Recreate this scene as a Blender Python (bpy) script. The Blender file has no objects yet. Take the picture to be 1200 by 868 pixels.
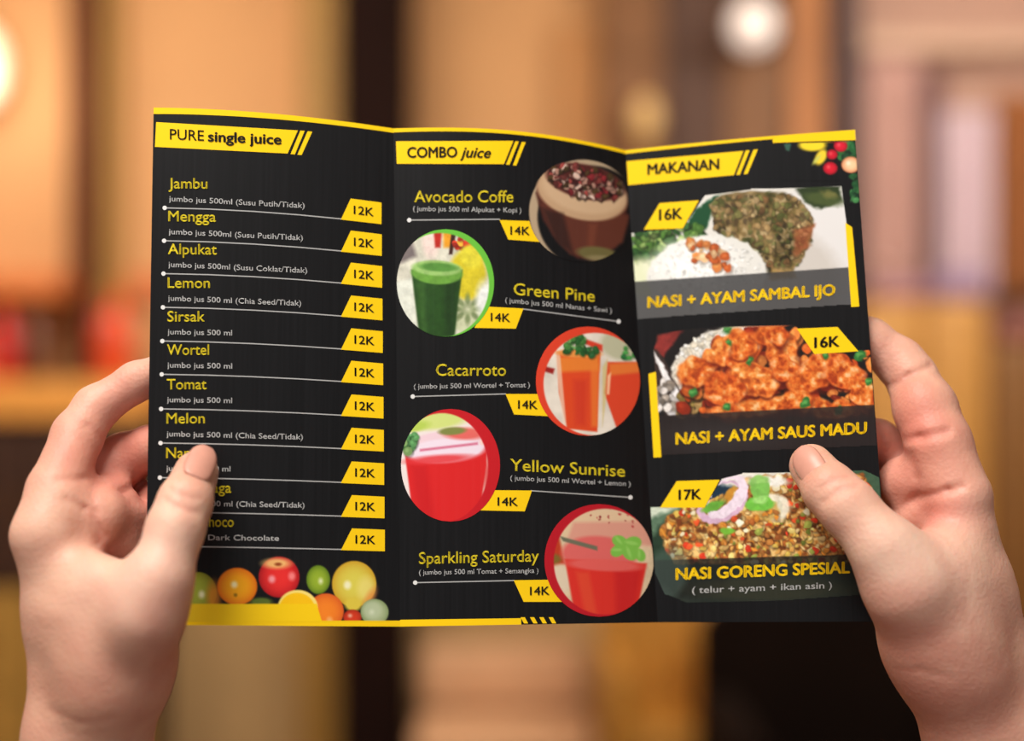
import bpy, bmesh, math, random
import numpy as np
from mathutils import Vector, Matrix

# ------------------------------------------------------------------ camera, world, lights
SC = bpy.context.scene
COL = SC.collection
CAM_Z = 1.45
K = 0.0006                       # tan per pixel: 36 mm sensor, 50 mm lens, 1200 px
cam_d = bpy.data.cameras.new('camera')
cam = bpy.data.objects.new('camera', cam_d)
COL.objects.link(cam)
cam.location = (0, 0, CAM_Z)
cam.rotation_euler = (math.pi / 2, 0, 0)
cam_d.lens = 50
cam_d.sensor_width = 36
cam_d.clip_start = 0.05
cam_d.dof.use_dof = True
cam_d.dof.focus_distance = 0.592
cam_d.dof.aperture_fstop = 2.45
SC.camera = cam

world = bpy.data.worlds.new('world')
SC.world = world
world.use_nodes = True
world.node_tree.nodes['Background'].inputs[0].default_value = (1.0, 0.95, 0.9, 1)
world.node_tree.nodes['Background'].inputs[1].default_value = 0.42


def area(name, loc, target, size, power, color, size_y=None):
    l = bpy.data.lights.new(name, 'AREA')
    l.energy = power
    l.color = color
    l.size = size
    if size_y:
        l.shape = 'RECTANGLE'
        l.size_y = size_y
    o = bpy.data.objects.new(name, l)
    COL.objects.link(o)
    o.location = loc
    o.rotation_euler = (Vector(target) - Vector(loc)).to_track_quat('-Z', 'Y').to_euler()
    return o


area('ceiling_light_front', (-0.40, 0.0, 2.65), (0.0, 0.6, 1.4), 0.8, 34, (1.0, 0.95, 0.88))
area('background_fill_left', (-1.3, 3.3, 2.9), (-1.2, 5.0, 1.3), 1.6, 64, (1.0, 0.90, 0.76))  # added area lamp to light the background, no fixture modelled
area('background_fill_right', (1.5, 3.3, 2.9), (1.4, 5.0, 1.3), 1.6, 60, (1.0, 0.92, 0.82))  # second added lamp, brightens the right part of the background
SC.view_settings.view_transform = 'Standard'
SC.view_settings.look = 'None'
SC.view_settings.gamma = 1
SC.view_settings.use_curve_mapping = False
SC.view_settings.exposure = 0.0


# ------------------------------------------------------------------ helpers
def lin(c):
    c = np.asarray(c, dtype=np.float64) / 255.0
    return np.where(c <= 0.04045, c / 12.92, ((c + 0.055) / 1.055) ** 2.4)


def lin4(c):
    l = lin(c)
    return (float(l[0]), float(l[1]), float(l[2]), 1.0)


def W(px, py, D):
    """point seen at photo pixel px,py at real distance D metres"""
    return Vector(((px - 600) * K * D, D, CAM_Z - (py - 434) * K * D))


def tag(o, label=None, cat=None, group=None, kind=None):
    if label: o['label'] = label
    if cat: o['category'] = cat
    if group: o['group'] = group
    if kind: o['kind'] = kind
    return o


def thing(name, label, cat, loc=(0, 0, 0), group=None):
    o = bpy.data.objects.new(name, None)
    COL.objects.link(o)
    o.location = loc
    o.empty_display_size = 0.05
    return tag(o, label, cat, group)


def link(name, me, m=None, parent=None, smooth=False):
    o = bpy.data.objects.new(name, me)
    COL.objects.link(o)
    if m: me.materials.append(m)
    if parent:
        o.parent = parent
        p = Vector((0, 0, 0))
        q = parent
        while q:
            p += q.location
            q = q.parent
        o.location = -p            # meshes are authored in world coordinates
    me.polygons.foreach_set('use_smooth', [bool(smooth)] * len(me.polygons))
    return o


def mesh_np(name, V, F):
    me = bpy.data.meshes.new(name)
    V = np.ascontiguousarray(V, dtype=np.float32)
    F = np.ascontiguousarray(F, dtype=np.int32)
    n = F.shape[1]
    me.vertices.add(len(V))
    me.vertices.foreach_set('co', V.ravel())
    me.loops.add(F.size)
    me.loops.foreach_set('vertex_index', F.ravel())
    me.polygons.add(len(F))
    me.polygons.foreach_set('loop_start', np.arange(0, F.size, n, dtype=np.int32))
    me.polygons.foreach_set('loop_total', np.full(len(F), n, dtype=np.int32))
    me.update(calc_edges=True)
    me.validate()
    return me


def color_attr(me, rgb):
    a = me.color_attributes.new('Col', 'FLOAT_COLOR', 'POINT')
    c = np.ones((len(me.vertices), 4), dtype=np.float32)
    c[:, :3] = rgb
    a.data.foreach_set('color', c.ravel())


def mat(name, rgb, rough=0.6, noise=0.0, nscale=8.0, bump=0.0, metallic=0.0, emit=0.0, stretch=None, coat=0.0, spec=0.5):
    m = bpy.data.materials.new(name)
    m.use_nodes = True
    nt = m.node_tree
    b = nt.nodes['Principled BSDF']
    c = lin4(rgb)
    b.inputs['Base Color'].default_value = c
    b.inputs['Roughness'].default_value = rough
    b.inputs['Metallic'].default_value = metallic
    b.inputs['Specular IOR Level'].default_value = spec
    b.inputs['Coat Weight'].default_value = coat
    if noise or bump:
        tc = nt.nodes.new('ShaderNodeTexCoord')
        mp = nt.nodes.new('ShaderNodeMapping')
        nt.links.new(tc.outputs['Object'], mp.inputs[0])
        if stretch: mp.inputs['Scale'].default_value = stretch
        n = nt.nodes.new('ShaderNodeTexNoise')
        n.inputs['Scale'].default_value = nscale
        n.inputs['Detail'].default_value = 5
        nt.links.new(mp.outputs[0], n.inputs['Vector'])
        if noise:
            r = nt.nodes.new('ShaderNodeValToRGB')
            r.color_ramp.elements[0].position = 0.3
            r.color_ramp.elements[1].position = 0.7
            r.color_ramp.elements[0].color = tuple(x * (1 - noise) for x in c[:3]) + (1,)
            r.color_ramp.elements[1].color = tuple(min(1, x * (1 + noise)) for x in c[:3]) + (1,)
            nt.links.new(n.outputs['Fac'], r.inputs[0])
            nt.links.new(r.outputs[0], b.inputs['Base Color'])
        if bump:
            bp = nt.nodes.new('ShaderNodeBump')
            bp.inputs['Strength'].default_value = bump
            bp.inputs['Distance'].default_value = 0.01
            nt.links.new(n.outputs['Fac'], bp.inputs['Height'])
            nt.links.new(bp.outputs[0], b.inputs['Normal'])
    if emit:
        b.inputs['Emission Color'].default_value = c
        b.inputs['Emission Strength'].default_value = emit
    return m


def bx(bm, lo, hi, bevel=0.0):
    vs = [bm.verts.new((x, y, z)) for x in (lo[0], hi[0]) for y in (lo[1], hi[1]) for z in (lo[2], hi[2])]
    idx = [(0, 1, 3, 2), (4, 6, 7, 5), (0, 4, 5, 1), (2, 3, 7, 6), (0, 2, 6, 4), (1, 5, 7, 3)]
    fs = [bm.faces.new([vs[i] for i in f]) for f in idx]
    if bevel:
        es = list({e for f in fs for e in f.edges})
        bmesh.ops.bevel(bm, geom=es, offset=bevel, segments=3, affect='EDGES', profile=0.6)


def box(name, lo, hi, m, parent=None, bevel=0.0, smooth=False):
    bm = bmesh.new()
    bx(bm, lo, hi, bevel)
    bmesh.ops.recalc_face_normals(bm, faces=bm.faces)
    me = bpy.data.meshes.new(name)
    bm.to_mesh(me)
    bm.free()
    return link(name, me, m, parent, smooth)


def pxbox(name, x0, y0, x1, y1, D, depth, m, parent=None, bevel=0.0, smooth=False):
    """a box whose front face sits at distance D and spans these photo pixels"""
    a = W(x0, y1, D)
    b = W(x1, y0, D)
    return box(name, (a.x, D, a.z), (b.x, D + depth, b.z), m, parent, bevel, smooth)


def lathe(name, prof, c, m, parent=None, seg=32):
    V = []
    F = []
    for r, z in prof:
        for i in range(seg):
            a = 2 * math.pi * i / seg
            V.append((c[0] + r * math.cos(a), c[1] + r * math.sin(a), c[2] + z))
    for j in range(len(prof) - 1):
        for i in range(seg):
            k = (i + 1) % seg
            F.append((j * seg + i, j * seg + k, (j + 1) * seg + k, (j + 1) * seg + i))
    return link(name, mesh_np(name, V, F), m, parent, True)


def vnoise(x, y, scale, seed, octaves=3):
    out = np.zeros_like(x, dtype=np.float64)
    amp = 1.0
    tot = 0
    for o in range(octaves):
        rs = np.random.RandomState(seed + o * 17)
        g = rs.rand(64, 64)
        u = (x / scale) % 63
        v = (y / scale) % 63
        i = np.floor(u).astype(int)
        j = np.floor(v).astype(int)
        fu = u - i
        fv = v - j
        fu = fu * fu * (3 - 2 * fu)
        fv = fv * fv * (3 - 2 * fv)
        i1 = (i + 1) % 64
        j1 = (j + 1) % 64
        out += amp * ((g[i, j] * (1 - fu) + g[i1, j] * fu) * (1 - fv) + (g[i, j1] * (1 - fu) + g[i1, j1] * fu) * fv)
        tot += amp
        amp *= 0.5
        scale *= 0.5
    return out / tot


# ------------------------------------------------------------------ the room and what stands in it
M_wall = mat('plaster_tan', (205, 152, 100), 0.8, 0.05, 2.0, 0.1)
M_wall_pink = mat('plaster_pink', (190, 150, 130), 0.8, 0.06, 2.0, 0.1)
M_floor = mat('floor_wood', (120, 84, 50), 0.5, 0.2, 3.0, 0.1, stretch=(1, 8, 1))
M_ceil = mat('ceiling_paint', (225, 205, 180), 0.9, 0.03, 3.0)
M_brown = mat('brown_wood', (88, 48, 24), 0.8, 0.15, 6.0, 0.1, spec=0.2, stretch=(6, 6, 0.6))
M_olive = mat('olive_wood', (165, 122, 50), 0.6, 0.12, 6.0, 0.1, stretch=(6, 6, 0.6))
M_black = mat('blackened_wood', (30, 15, 11), 0.9, 0.2, 6.0, 0.1, stretch=(6, 6, 0.6), spec=0.1)
M_redbrown = mat('red_brown_wood', (66, 38, 32), 0.6, 0.2, 6.0, 0.1, stretch=(6, 6, 0.6))
M_tanwood = mat('tan_wood', (192, 124, 68), 0.6, 0.1, 6.0, 0.1, stretch=(6, 6, 0.6))
M_cab = mat('walnut', (122, 78, 36), 0.6, 0.15, 5.0, 0.1, stretch=(6, 6, 0.6))
M_dado = mat('dado_board', (186, 150, 100), 0.7, 0.08, 5.0, 0.1)


def struct(name, lo, hi, m):
    return tag(box(name, lo, hi, m), kind='structure')


BW = 5.0      # back wall distance
struct('floor', (-3.2, -1.2, -0.1), (3.2, BW + 0.2, 0.0), M_floor)
struct('ceiling', (-3.2, -1.2, 3.1), (3.2, BW + 0.2, 3.2), M_ceil)
struct('wall_back', (-3.2, BW, 0.0), (3.2, BW + 0.15, 3.1), M_wall)
struct('wall_left', (-3.3, -1.2, 0.0), (-3.2, BW + 0.15, 3.1), M_wall)
struct('wall_right', (3.2, -1.2, 0.0), (3.3, BW + 0.15, 3.1), M_wall_pink)


def upright(name, x0, x1, D, depth, m, z0=0.0, z1=3.1):
    a = (x0 - 600) * K * D
    b = (x1 - 600) * K * D
    return tag(box(name, (a, D, z0), (b, D + depth, z1), m, None, 0.01), kind='structure')


upright('trim_1', 78, 113, 4.86, 0.13, M_brown)
upright('trim_2', 113, 140, 4.93, 0.06, M_olive)
upright('trim_3', 350, 396, 4.90, 0.09, M_olive)
upright('trim_4', 396, 476, 4.70, 0.29, M_black)
upright('trim_5', 926, 972, 4.88, 0.11, M_tanwood)
upright('trim_6', 976, 1008, 4.80, 0.19, M_redbrown)
# pink plaster pier to the right of the red-brown post
a = W(1008, 0, 4.95).x
struct('wall_pier', (a, 4.93, 0), (3.2, BW, 3.1), M_wall_pink)
# dado boards along the foot of the back wall, each board a piece
dado = box('trim_7', (-1.8, 4.955, 0.0), (1.2, 4.999, 0.62), M_dado)
tag(dado, kind='structure')
x = -1.8
i = 0
while x < 1.19:
    o = box('dado_board', (x + 0.004, 4.94, 0.02), (x + 0.246, 4.956, 0.60), M_dado, dado, 0.003)
    x += 0.25

# --- left: counter cabinet with a shelf of bottles over it
M_counter = mat('golden_wood_top', (222, 152, 66), 0.5, 0.1, 4.0, 0.05, stretch=(1, 6, 6))
M_cdark = mat('dark_door', (58, 32, 18), 0.5, 0.15, 5.0)
M_ochre = mat('ochre_drawer', (176, 134, 58), 0.6, 0.1, 5.0)
M_brass = mat('brass', (180, 130, 60), 0.35, 0, metallic=1.0)
M_shelf = mat('orange_shelf', (206, 112, 48), 0.5, 0.1, 4.0)
cb = thing('sideboard', 'golden topped sideboard with dark doors and ochre drawers behind the left hand', 'cabinet', (W(40, 0, 4.6).x, 4.6, 0))
xa, xb = W(-230, 0, 4.6).x, W(172, 0, 4.6).x
zt = W(0, 446, 4.6).z
zd = W(0, 492, 4.6).z
zo = W(0, 690, 4.6).z
box('carcass', (xa, 4.62, 0.06), (xb, 4.90, zd), M_cdark, cb)
box('worktop', (xa - 0.02, 4.56, zd), (xb + 0.02, 4.92, zt), M_counter, cb, 0.012)
box('plinth', (xa + 0.02, 4.64, 0), (xb - 0.02, 4.88, 0.06), M_black, cb)
nw = (xb - xa) / 3
for i in range(3):
    d = box('door', (xa + i * nw + 0.006, 4.598, zo + 0.006), (xa + (i + 1) * nw - 0.006, 4.62, zd - 0.006), M_cdark, cb, 0.004)
    box('knob', (xa + (i + 1) * nw - 0.05, 4.58, (zo + zd) / 2 - 0.04), (xa + (i + 1) * nw - 0.038, 4.598, (zo + zd) / 2 + 0.04), M_brass, d)
    zz = (zo + 0.06) / 2
    for z0, z1 in ((0.066, zz - 0.004), (zz + 0.004, zo - 0.004)):
        d = box('drawer', (xa + i * nw + 0.006, 4.598, z0), (xa + (i + 1) * nw - 0.006, 4.62, z1), M_ochre, cb, 0.004)
        box('knob', (xa + (i + .5) * nw - 0.05, 4.58, (z0 + z1) / 2 - 0.006), (xa + (i + .5) * nw + 0.05, 4.598, (z0 + z1) / 2 + 0.006), M_brass, d)
sh = thing('wall_shelf', 'orange wooden wall shelf above the sideboard at the left edge', 'shelf', (W(40, 0, 4.7).x, 4.7, W(0, 344, 4.7).z))
box('board', (xa, 4.66, W(0, 348, 4.7).z), (W(74, 0, 4.7).x, 4.86, W(0, 322, 4.7).z), M_shelf, sh, 0.006)
box('bracket', (W(-30, 0, 4.7).x, 4.70, W(0, 364, 4.7).z), (W(-24, 0, 4.7).x, 4.999, W(0, 348, 4.7).z), M_brass, sh)
box('bracket', (W(60, 0, 4.7).x, 4.70, W(0, 364, 4.7).z), (W(66, 0, 4.7).x, 4.999, W(0, 348, 4.7).z), M_brass, sh)
box('back_board', (xa, 4.86, W(0, 340, 4.7).z), (W(74, 0, 4.7).x, 4.999, W(0, 326, 4.7).z), M_shelf, sh)


def bottle(px, D, rpx, top, m, label, cat='bottle', m2=None):
    x = W(px, 0, D).x
    r = rpx * K * D
    h = W(0, top, D).z - zt
    t = thing('bottle', label, cat, (x, D, zt))
    lathe('body', [(0, 0), (r * .9, 0), (r, .01), (r, h * .62), (r * .8, h * .72), (r * .36, h * .8), (r * .34, h * .95), (0, h * .95)], (x, D, zt), m, t)
    lathe('cap', [(0, h * .94), (r * .42, h * .94), (r * .42, h), (0, h)], (x, D, zt), m2 or M_brass, t)
    return t


M_red = mat('red_glass', (196, 38, 34), 0.25, coat=0.3)
M_orange = mat('orange_red_glass', (222, 78, 34), 0.25, coat=0.3)
M_bdark = mat('brown_glass', (96, 56, 38), 0.25, coat=0.3)
M_sand = mat('sand_ceramic', (206, 150, 96), 0.4)
bottle(4, 4.68, 17, 352, M_red, 'red bottle standing on the sideboard at the left photo edge')
bottle(40, 4.70, 14, 356, M_bdark, 'dark brown bottle on the sideboard, just right of the red one')
bottle(138, 4.68, 20, 340, M_orange, 'wide orange-red bottle on the sideboard, right of the brown post')
M_redl = mat('deep_red', (178, 48, 30), 0.3, coat=0.3)
bottle(118, 4.76, 10, 348, M_redl, 'slim deep red bottle beside the wide orange-red bottle')
# terracotta rail behind
box_t = pxbox('picture_rail', 140, 322, 352, 352, 4.95, 0.045, mat('terracotta_rail', (200, 108, 52), 0.6))
tag(box_t, 'terracotta coloured wooden rail fixed on the tan wall behind the menu', 'rail')

# --- lamps
M_glow = mat('lamp_glass_cream', (255, 234, 200), 0.4, emit=0.5)
M_glow2 = mat('lamp_glass_white', (246, 232, 222), 0.4, emit=0.4)
M_glow3 = mat('lamp_glass_amber', (222, 180, 116), 0.4, emit=0.12)


def globe(prof_r, squash, c, m, parent, name='shade'):
    pr = [(prof_r * math.sin(math.pi * i / 16), -squash * prof_r * math.cos(math.pi * i / 16)) for i in range(17)]
    return lathe(name, pr, c, m, parent)


pl = bpy.data.lights.new('wall_lamp_light', 'POINT')
pl.energy = 6
pl.color = (1.0, 0.93, 0.84)
pl.shadow_soft_size = 0.1
plo = bpy.data.objects.new('wall_lamp_light', pl)
COL.objects.link(plo)
plo.location = W(-30, 90, 4.6)
c = W(-22, 78, 4.85)
t = thing('wall_lamp', 'cream glowing wall lamp at the upper left photo edge', 'lamp', (c.x, c.y, c.z))
globe(0.085, 1.7, c, M_glow, t)
box('bracket', (c.x - 0.02, c.y + 0.02, c.z - 0.02), (c.x + 0.02, 4.999, c.z + 0.02), M_brass, t)
c = W(882, 30, 4.6)
t = thing('pendant_lamp', 'white glowing globe pendant lamp near the top right of the menu', 'lamp', (c.x, c.y, c.z))
globe(0.074, 1.1, c, M_glow2, t)
lathe('cord', [(0.005, 0.09), (0.005, 3.1 - c.z)], c, M_black, t, 8)
lathe('cap', [(0.001, 0.12), (0.03, 0.11), (0.035, 0.085)], c, M_brass, t, 16)
c = W(757, 138, 4.72)
t = thing('wall_sconce', 'small amber sconce lamp on the walnut wall cabinet above the menu fold', 'lamp', (c.x, c.y, c.z))  # a wall sconce, held by its bracket
globe(0.046, 1.6, c, M_glow3, t)
box('bracket', (c.x - 0.015, c.y + 0.02, c.z - 0.09), (c.x + 0.015, 4.83, c.z - 0.06), M_brass, t)

# --- walnut wall cabinet above / behind the menu
wc = thing('wall_cabinet', 'tall walnut wall cabinet behind the top right of the menu', 'cabinet', (W(810, 0, 4.83).x, 4.83, 1.3))
pxbox('carcass', 705, -60, 922, 420, 4.84, 0.155, M_cab, wc)
M_cabdark = mat('walnut_dark', (78, 44, 20), 0.6, 0.15, 5.0)
for x0, x1, y0, y1, m in ((708, 776, -57, 62, M_cab), (780, 848, -57, 62, M_cabdark), (852, 919, -57, 62, M_cabdark),
                          (708, 776, 66, 240, M_cab), (780, 848, 66, 240, M_cabdark), (852, 919, 66, 240, M_cab)):
    pxbox('door', x0, y0, x1, y1, 4.815, 0.024, m, wc, 0.004)
# brown picture panel left of cabinet
tag(pxbox('wooden_panel', 655, 30, 703, 300, 4.93, 0.03, mat('honey_wood', (186, 128, 70), 0.6, 0.1)),
    'honey coloured wooden wall panel left of the walnut cabinet', 'panel')

# --- right: curtains, booth, cushions
def curtain(x0, x1, y0, y1, D, m, label, folds=6, seed=0):
    a = W(x0, y0, D)
    b = W(x1, y1, D)
    nx, nz = folds * 10, 14
    V = []
    F = []
    rs = random.Random(seed)
    ph = rs.random() * 6
    for j in range(nz + 1):
        v = j / nz
        for i in range(nx + 1):
            u = i / nx
            V.append((a.x + (b.x - a.x) * u, D + 0.022 * math.sin(u * folds * 2 * math.pi + ph + .4 * v) * (.7 + .3 * v), a.z + (b.z - a.z) * v))
    n1 = nx + 1
    for j in range(nz):
        for i in range(nx):
            F.append((j * n1 + i, j * n1 + i + 1, (j + 1) * n1 + i + 1, (j + 1) * n1 + i))
    o = link('curtain', mesh_np('curtain', V, F), m, None, True)
    s = o.modifiers.new('thickness', 'SOLIDIFY')
    s.thickness = 0.004
    return tag(o, label, 'curtain', 'curtains at the right')


curtain(1014, 1078, 62, 348, 4.80, mat('pink_cloth', (200, 160, 148), 0.9, 0.05), 'dusty pink curtain beside the red-brown post', 4, 1)
curtain(1078, 1106, 84, 348, 4.84, mat('mauve_cloth', (128, 92, 92), 0.9, 0.05), 'narrow dark mauve curtain between the pink and the pale one', 2, 2)
curtain(1104, 1166, 130, 348, 4.78, mat('pale_cloth', (214, 190, 196), 0.9, 0.03), 'pale lilac white curtain near the right photo edge', 4, 3)
curtain(1166, 1235, 110, 348, 4.84, mat('copper_cloth', (158, 98, 52), 0.9, 0.05), 'copper brown curtain at the right photo edge', 4, 4)
rod = pxbox('curtain_rail', 1012, 40, 1260, 60, 4.76, 0.05, mat('beige_rail', (204, 168, 142), 0.6), None, 0.008)
tag(rod, 'beige curtain rail box along the wall above the curtains', 'rail')
M_booth = mat('ochre_leather', (196, 140, 66), 0.5, 0.06, 4.0, 0.1)
M_boothd = mat('brown_leather', (128, 84, 34), 0.5, 0.1, 4.0, 0.1)
bo = thing('booth_sofa', 'high backed ochre leather booth sofa behind the right hand', 'sofa', (W(1130, 0, 4.4).x, 4.4, 0))
zb = W(0, 352, 4.5).z
xs = [W(p, 0, 4.5).x for p in (1010, 1086, 1162)]
for i in range(2):
    box('back_cushion', (xs[i] + .004, 4.50, 0.50), (xs[i + 1] - .004, 4.66, zb), M_booth, bo, 0.03, True)
xr = W(1300, 0, 4.5).x
box('back_cushion', (xs[2] + .004, 4.50, 0.50), (xr, 4.66, zb - 0.13), M_boothd, bo, 0.03, True)
box('seat', (xs[0], 4.05, 0.30), (xr, 4.62, 0.48), M_boothd, bo, 0.03, True)
box('base', (xs[0] + .03, 4.10, 0.0), (xr - .03, 4.64, 0.30), M_black, bo)
box('frame', (xs[0] + .01, 4.64, 0.3), (xr - .01, 4.70, zb - .15), M_boothd, bo)
for px, w, h, rgb, lab in ((1052, 66, 22, (160, 116, 128), 'rose purple cushion lying on top of the booth back beside the menu'),
                           (1122, 62, 36, (150, 124, 150), 'violet cushion on top of the booth back below the pale curtain'),
                           (1196, 70, 30, (140, 84, 76), 'brown red cushion on top of the booth back at the right edge')):
    a = W(px - w / 2, 0, 4.6).x
    b = W(px + w / 2, 0, 4.6).x
    z0 = zb + 0.001 if px < 1180 else zb - 0.129
    o = box('cushion', (a, 4.53, z0), (b, 4.65, z0 + h * K * 4.6), mat('cushion_cloth', rgb, 0.9, 0.05), None, 0.03, True)
    tag(o, lab, 'cushion', 'cushions along the booth')

# --- bottom: ochre armchair and black armchair
def armchair(x0, x1, top, D, m, label, leg):
    a = W(x0, 0, D).x
    b = W(x1, 0, D).x
    z = W(0, top, D).z
    t = thing('armchair', label, 'armchair', ((a + b) / 2, D, 0))
    w = b - a
    s = min(.09, w * .2)
    # rounded back with a curved top edge
    V = []
    F = []
    n = 20
    for k, y in enumerate((D, D + 0.11)):
        for i in range(n + 1):
            u = i / n
            e = (1 - abs(2 * u - 1) ** 5)
            V.append((a + w * u, y, z - 0.10 + 0.10 * e - (0.012 if k else 0)))
            V.append((a + w * u, y, 0.36))
    off = 2 * (n + 1)
    for i in range(n):
        p = 2 * i
        F += [(p, p + 1, p + 3, p + 2), (off + p, off + p + 2, off + p + 3, off + p + 1), (p, p + 2, off + p + 2, off + p), (p + 1, off + p + 1, off + p + 3, p + 3)]
    F += [(0, off, off + 1, 1), (2 * n, 2 * n + 1, off + 2 * n + 1, off + 2 * n)]
    link('backrest', mesh_np('backrest', V, F), m, t)
    box('seat', (a + s, D - 0.5, 0.28), (b - s, D, 0.45), m, t, 0.03, True)
    box('armrest', (a, D - 0.5, 0.25), (a + s, D - .001, min(z - .05, 0.62)), m, t, 0.025, True)
    box('armrest', (b - s, D - 0.5, 0.25), (b, D - .001, min(z - .05, 0.62)), m, t, 0.025, True)
    for lx in (a + .03, b - .07):
        for ly in (D - .46, D + .04):
            box('leg', (lx, ly, 0), (lx + .04, ly + .04, 0.30 if ly < D else .37), leg, t)
    return t


armchair(822, 1125, 690, 3.7, mat('black_leather', (26, 16, 11), 0.95, 0.15, 5.0, spec=0.08), 'large black brown armchair below the right half of the menu', M_brown)
armchair(702, 822, 640, 4.45, mat('amber_leather', (186, 130, 46), 0.6, 0.1, 5.0), 'amber armchair left of the large black one below the menu', M_brown)
M_pinkb = mat('pink_sand_cloth', (212, 166, 126), 0.8, 0.08, 4.0)
so = thing('bench', 'pinkish sand coloured bench below the middle of the menu', 'bench', (W(590, 0, 4.6).x, 4.6, 0))
a, b = W(492, 0, 4.6).x, W(690, 0, 4.6).x
box('backrest', (a, 4.66, 0.34), (b, 4.80, W(0, 765, 4.6).z), M_pinkb, so, 0.03, True)
box('seat', (a, 4.25, 0.26), (b, 4.66, 0.34), M_pinkb, so, 0.02, True)
for lx in (a + .02, b - .06):
    for ly in (4.28, 4.72):
        box('leg', (lx, ly, 0), (lx + .04, ly + .04, 0.27 if ly < 4.6 else .35), M_brown, so)
# ------------------------------------------------------------------ the folded menu
RELIEF = 0.7
FX = [(180.0, 170.0), (461.0, 469.0), (733.0, 771.0), (1002.0, 1043.0)]   # fold / edge x at top and bottom (photo px)


def ytop(k, u):
    if k == 0: return 126 + 24.5 * u ** 1.8
    if k == 1: return 150.5 + 25.5 * u ** 2.3 - 3.0 * np.sin(np.pi * u)
    return 176 - 24 * u - 1.5 * np.sin(np.pi * u)


def ybot(k, u):
    if k == 0: return 732 + 2 * u
    if k == 1: return 734 - 5 * u
    return 729 - 1 * u


def fwd(k, u, v):
    """panel coordinates -> photo pixel and real distance"""
    yt, yb = ytop(k, u), ybot(k, u)
    xl = FX[k][0] + (FX[k][1] - FX[k][0]) * v
    xr = FX[k + 1][0] + (FX[k + 1][1] - FX[k + 1][0]) * v
    D = 0.6 + RELIEF * (350.0 / (yb - yt) - 0.6) + 0.024 * (0.5 - v)
    return xl + (xr - xl) * u, yt + (yb - yt) * v, D


def inv(k, px, py):
    u = np.full_like(px, 0.5)
    v = np.full_like(px, 0.5)
    for _ in range(6):
        v = (py - ytop(k, np.clip(u, 0, 1))) / (ybot(k, u) - ytop(k, np.clip(u, 0, 1)))
        xl = FX[k][0] + (FX[k][1] - FX[k][0]) * v
        xr = FX[k + 1][0] + (FX[k + 1][1] - FX[k + 1][0]) * v
        u = (px - xl) / (xr - xl)
    return u, v


def W_np(px, py, D):
    return np.stack([(px - 600) * K * D, D, CAM_Z - (py - 434) * K * D], -1)


def on_sheet(k, px, py, lift=0.0):
    px = np.asarray(px, dtype=np.float64)
    py = np.asarray(py, dtype=np.float64)
    u, v = inv(k, px, py)
    _, _, D = fwd(k, np.clip(u, 0, 1), v)
    return W_np(px, py, D - lift)


def sheet_D(px, py):
    k = 0 if px < 465 else (1 if px < 752 else 2)
    return float(on_sheet(k, [px], [py])[0, 1])


def print_mat(name, rgb=None, streak=True):
    m = bpy.data.materials.new(name)
    m.use_nodes = True
    nt = m.node_tree
    b = nt.nodes['Principled BSDF']
    b.inputs['Roughness'].default_value = 0.42
    b.inputs['Specular IOR Level'].default_value = 0.22
    if rgb is None:
        at = nt.nodes.new('ShaderNodeAttribute')
        at.attribute_name = 'Col'
        src = at.outputs['Color']
    else:
        r = nt.nodes.new('ShaderNodeRGB')
        r.outputs[0].default_value = lin4(rgb)
        src = r.outputs[0]
    if streak:     # faint upright wood grain printed in the black ground
        g = nt.nodes.new('ShaderNodeNewGeometry')
        mp = nt.nodes.new('ShaderNodeMapping')
        mp.inputs['Scale'].default_value = (900, 40, 14)
        n = nt.nodes.new('ShaderNodeTexNoise')
        n.inputs['Scale'].default_value = 1.0
        n.inputs['Detail'].default_value = 3
        r = nt.nodes.new('ShaderNodeValToRGB')
        r.color_ramp.elements[0].position = 0.35
        r.color_ramp.elements[0].color = (0, 0, 0, 1)
        r.color_ramp.elements[1].position = 0.8
        r.color_ramp.elements[1].color = (0.0035, 0.0035, 0.004, 1)
        mx = nt.nodes.new('ShaderNodeMix')
        mx.data_type = 'RGBA'
        mx.blend_type = 'ADD'
        mx.inputs['Factor'].default_value = 1.0
        nt.links.new(g.outputs['Position'], mp.inputs[0])
        nt.links.new(mp.outputs[0], n.inputs['Vector'])
        nt.links.new(n.outputs['Fac'], r.inputs[0])
        nt.links.new(src, mx.inputs['A'])
        nt.links.new(r.outputs[0], mx.inputs['B'])
        src = mx.outputs['Result']
    nt.links.new(src, b.inputs['Base Color'])
    return m


BLACK = (9, 9, 12)
YEL = (252, 208, 12)
M_ground = print_mat('print_black', BLACK)
M_photo = print_mat('print_photo', None)
M_yel = print_mat('print_yellow', YEL, False)
M_yel2 = print_mat('print_yellow_dull', (228, 206, 40), False)
M_wht = print_mat('print_white', (226, 226, 226), False)
M_gry = print_mat('print_grey', (172, 172, 172), False)
M_ink = print_mat('print_ink', (30, 24, 12), False)

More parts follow.
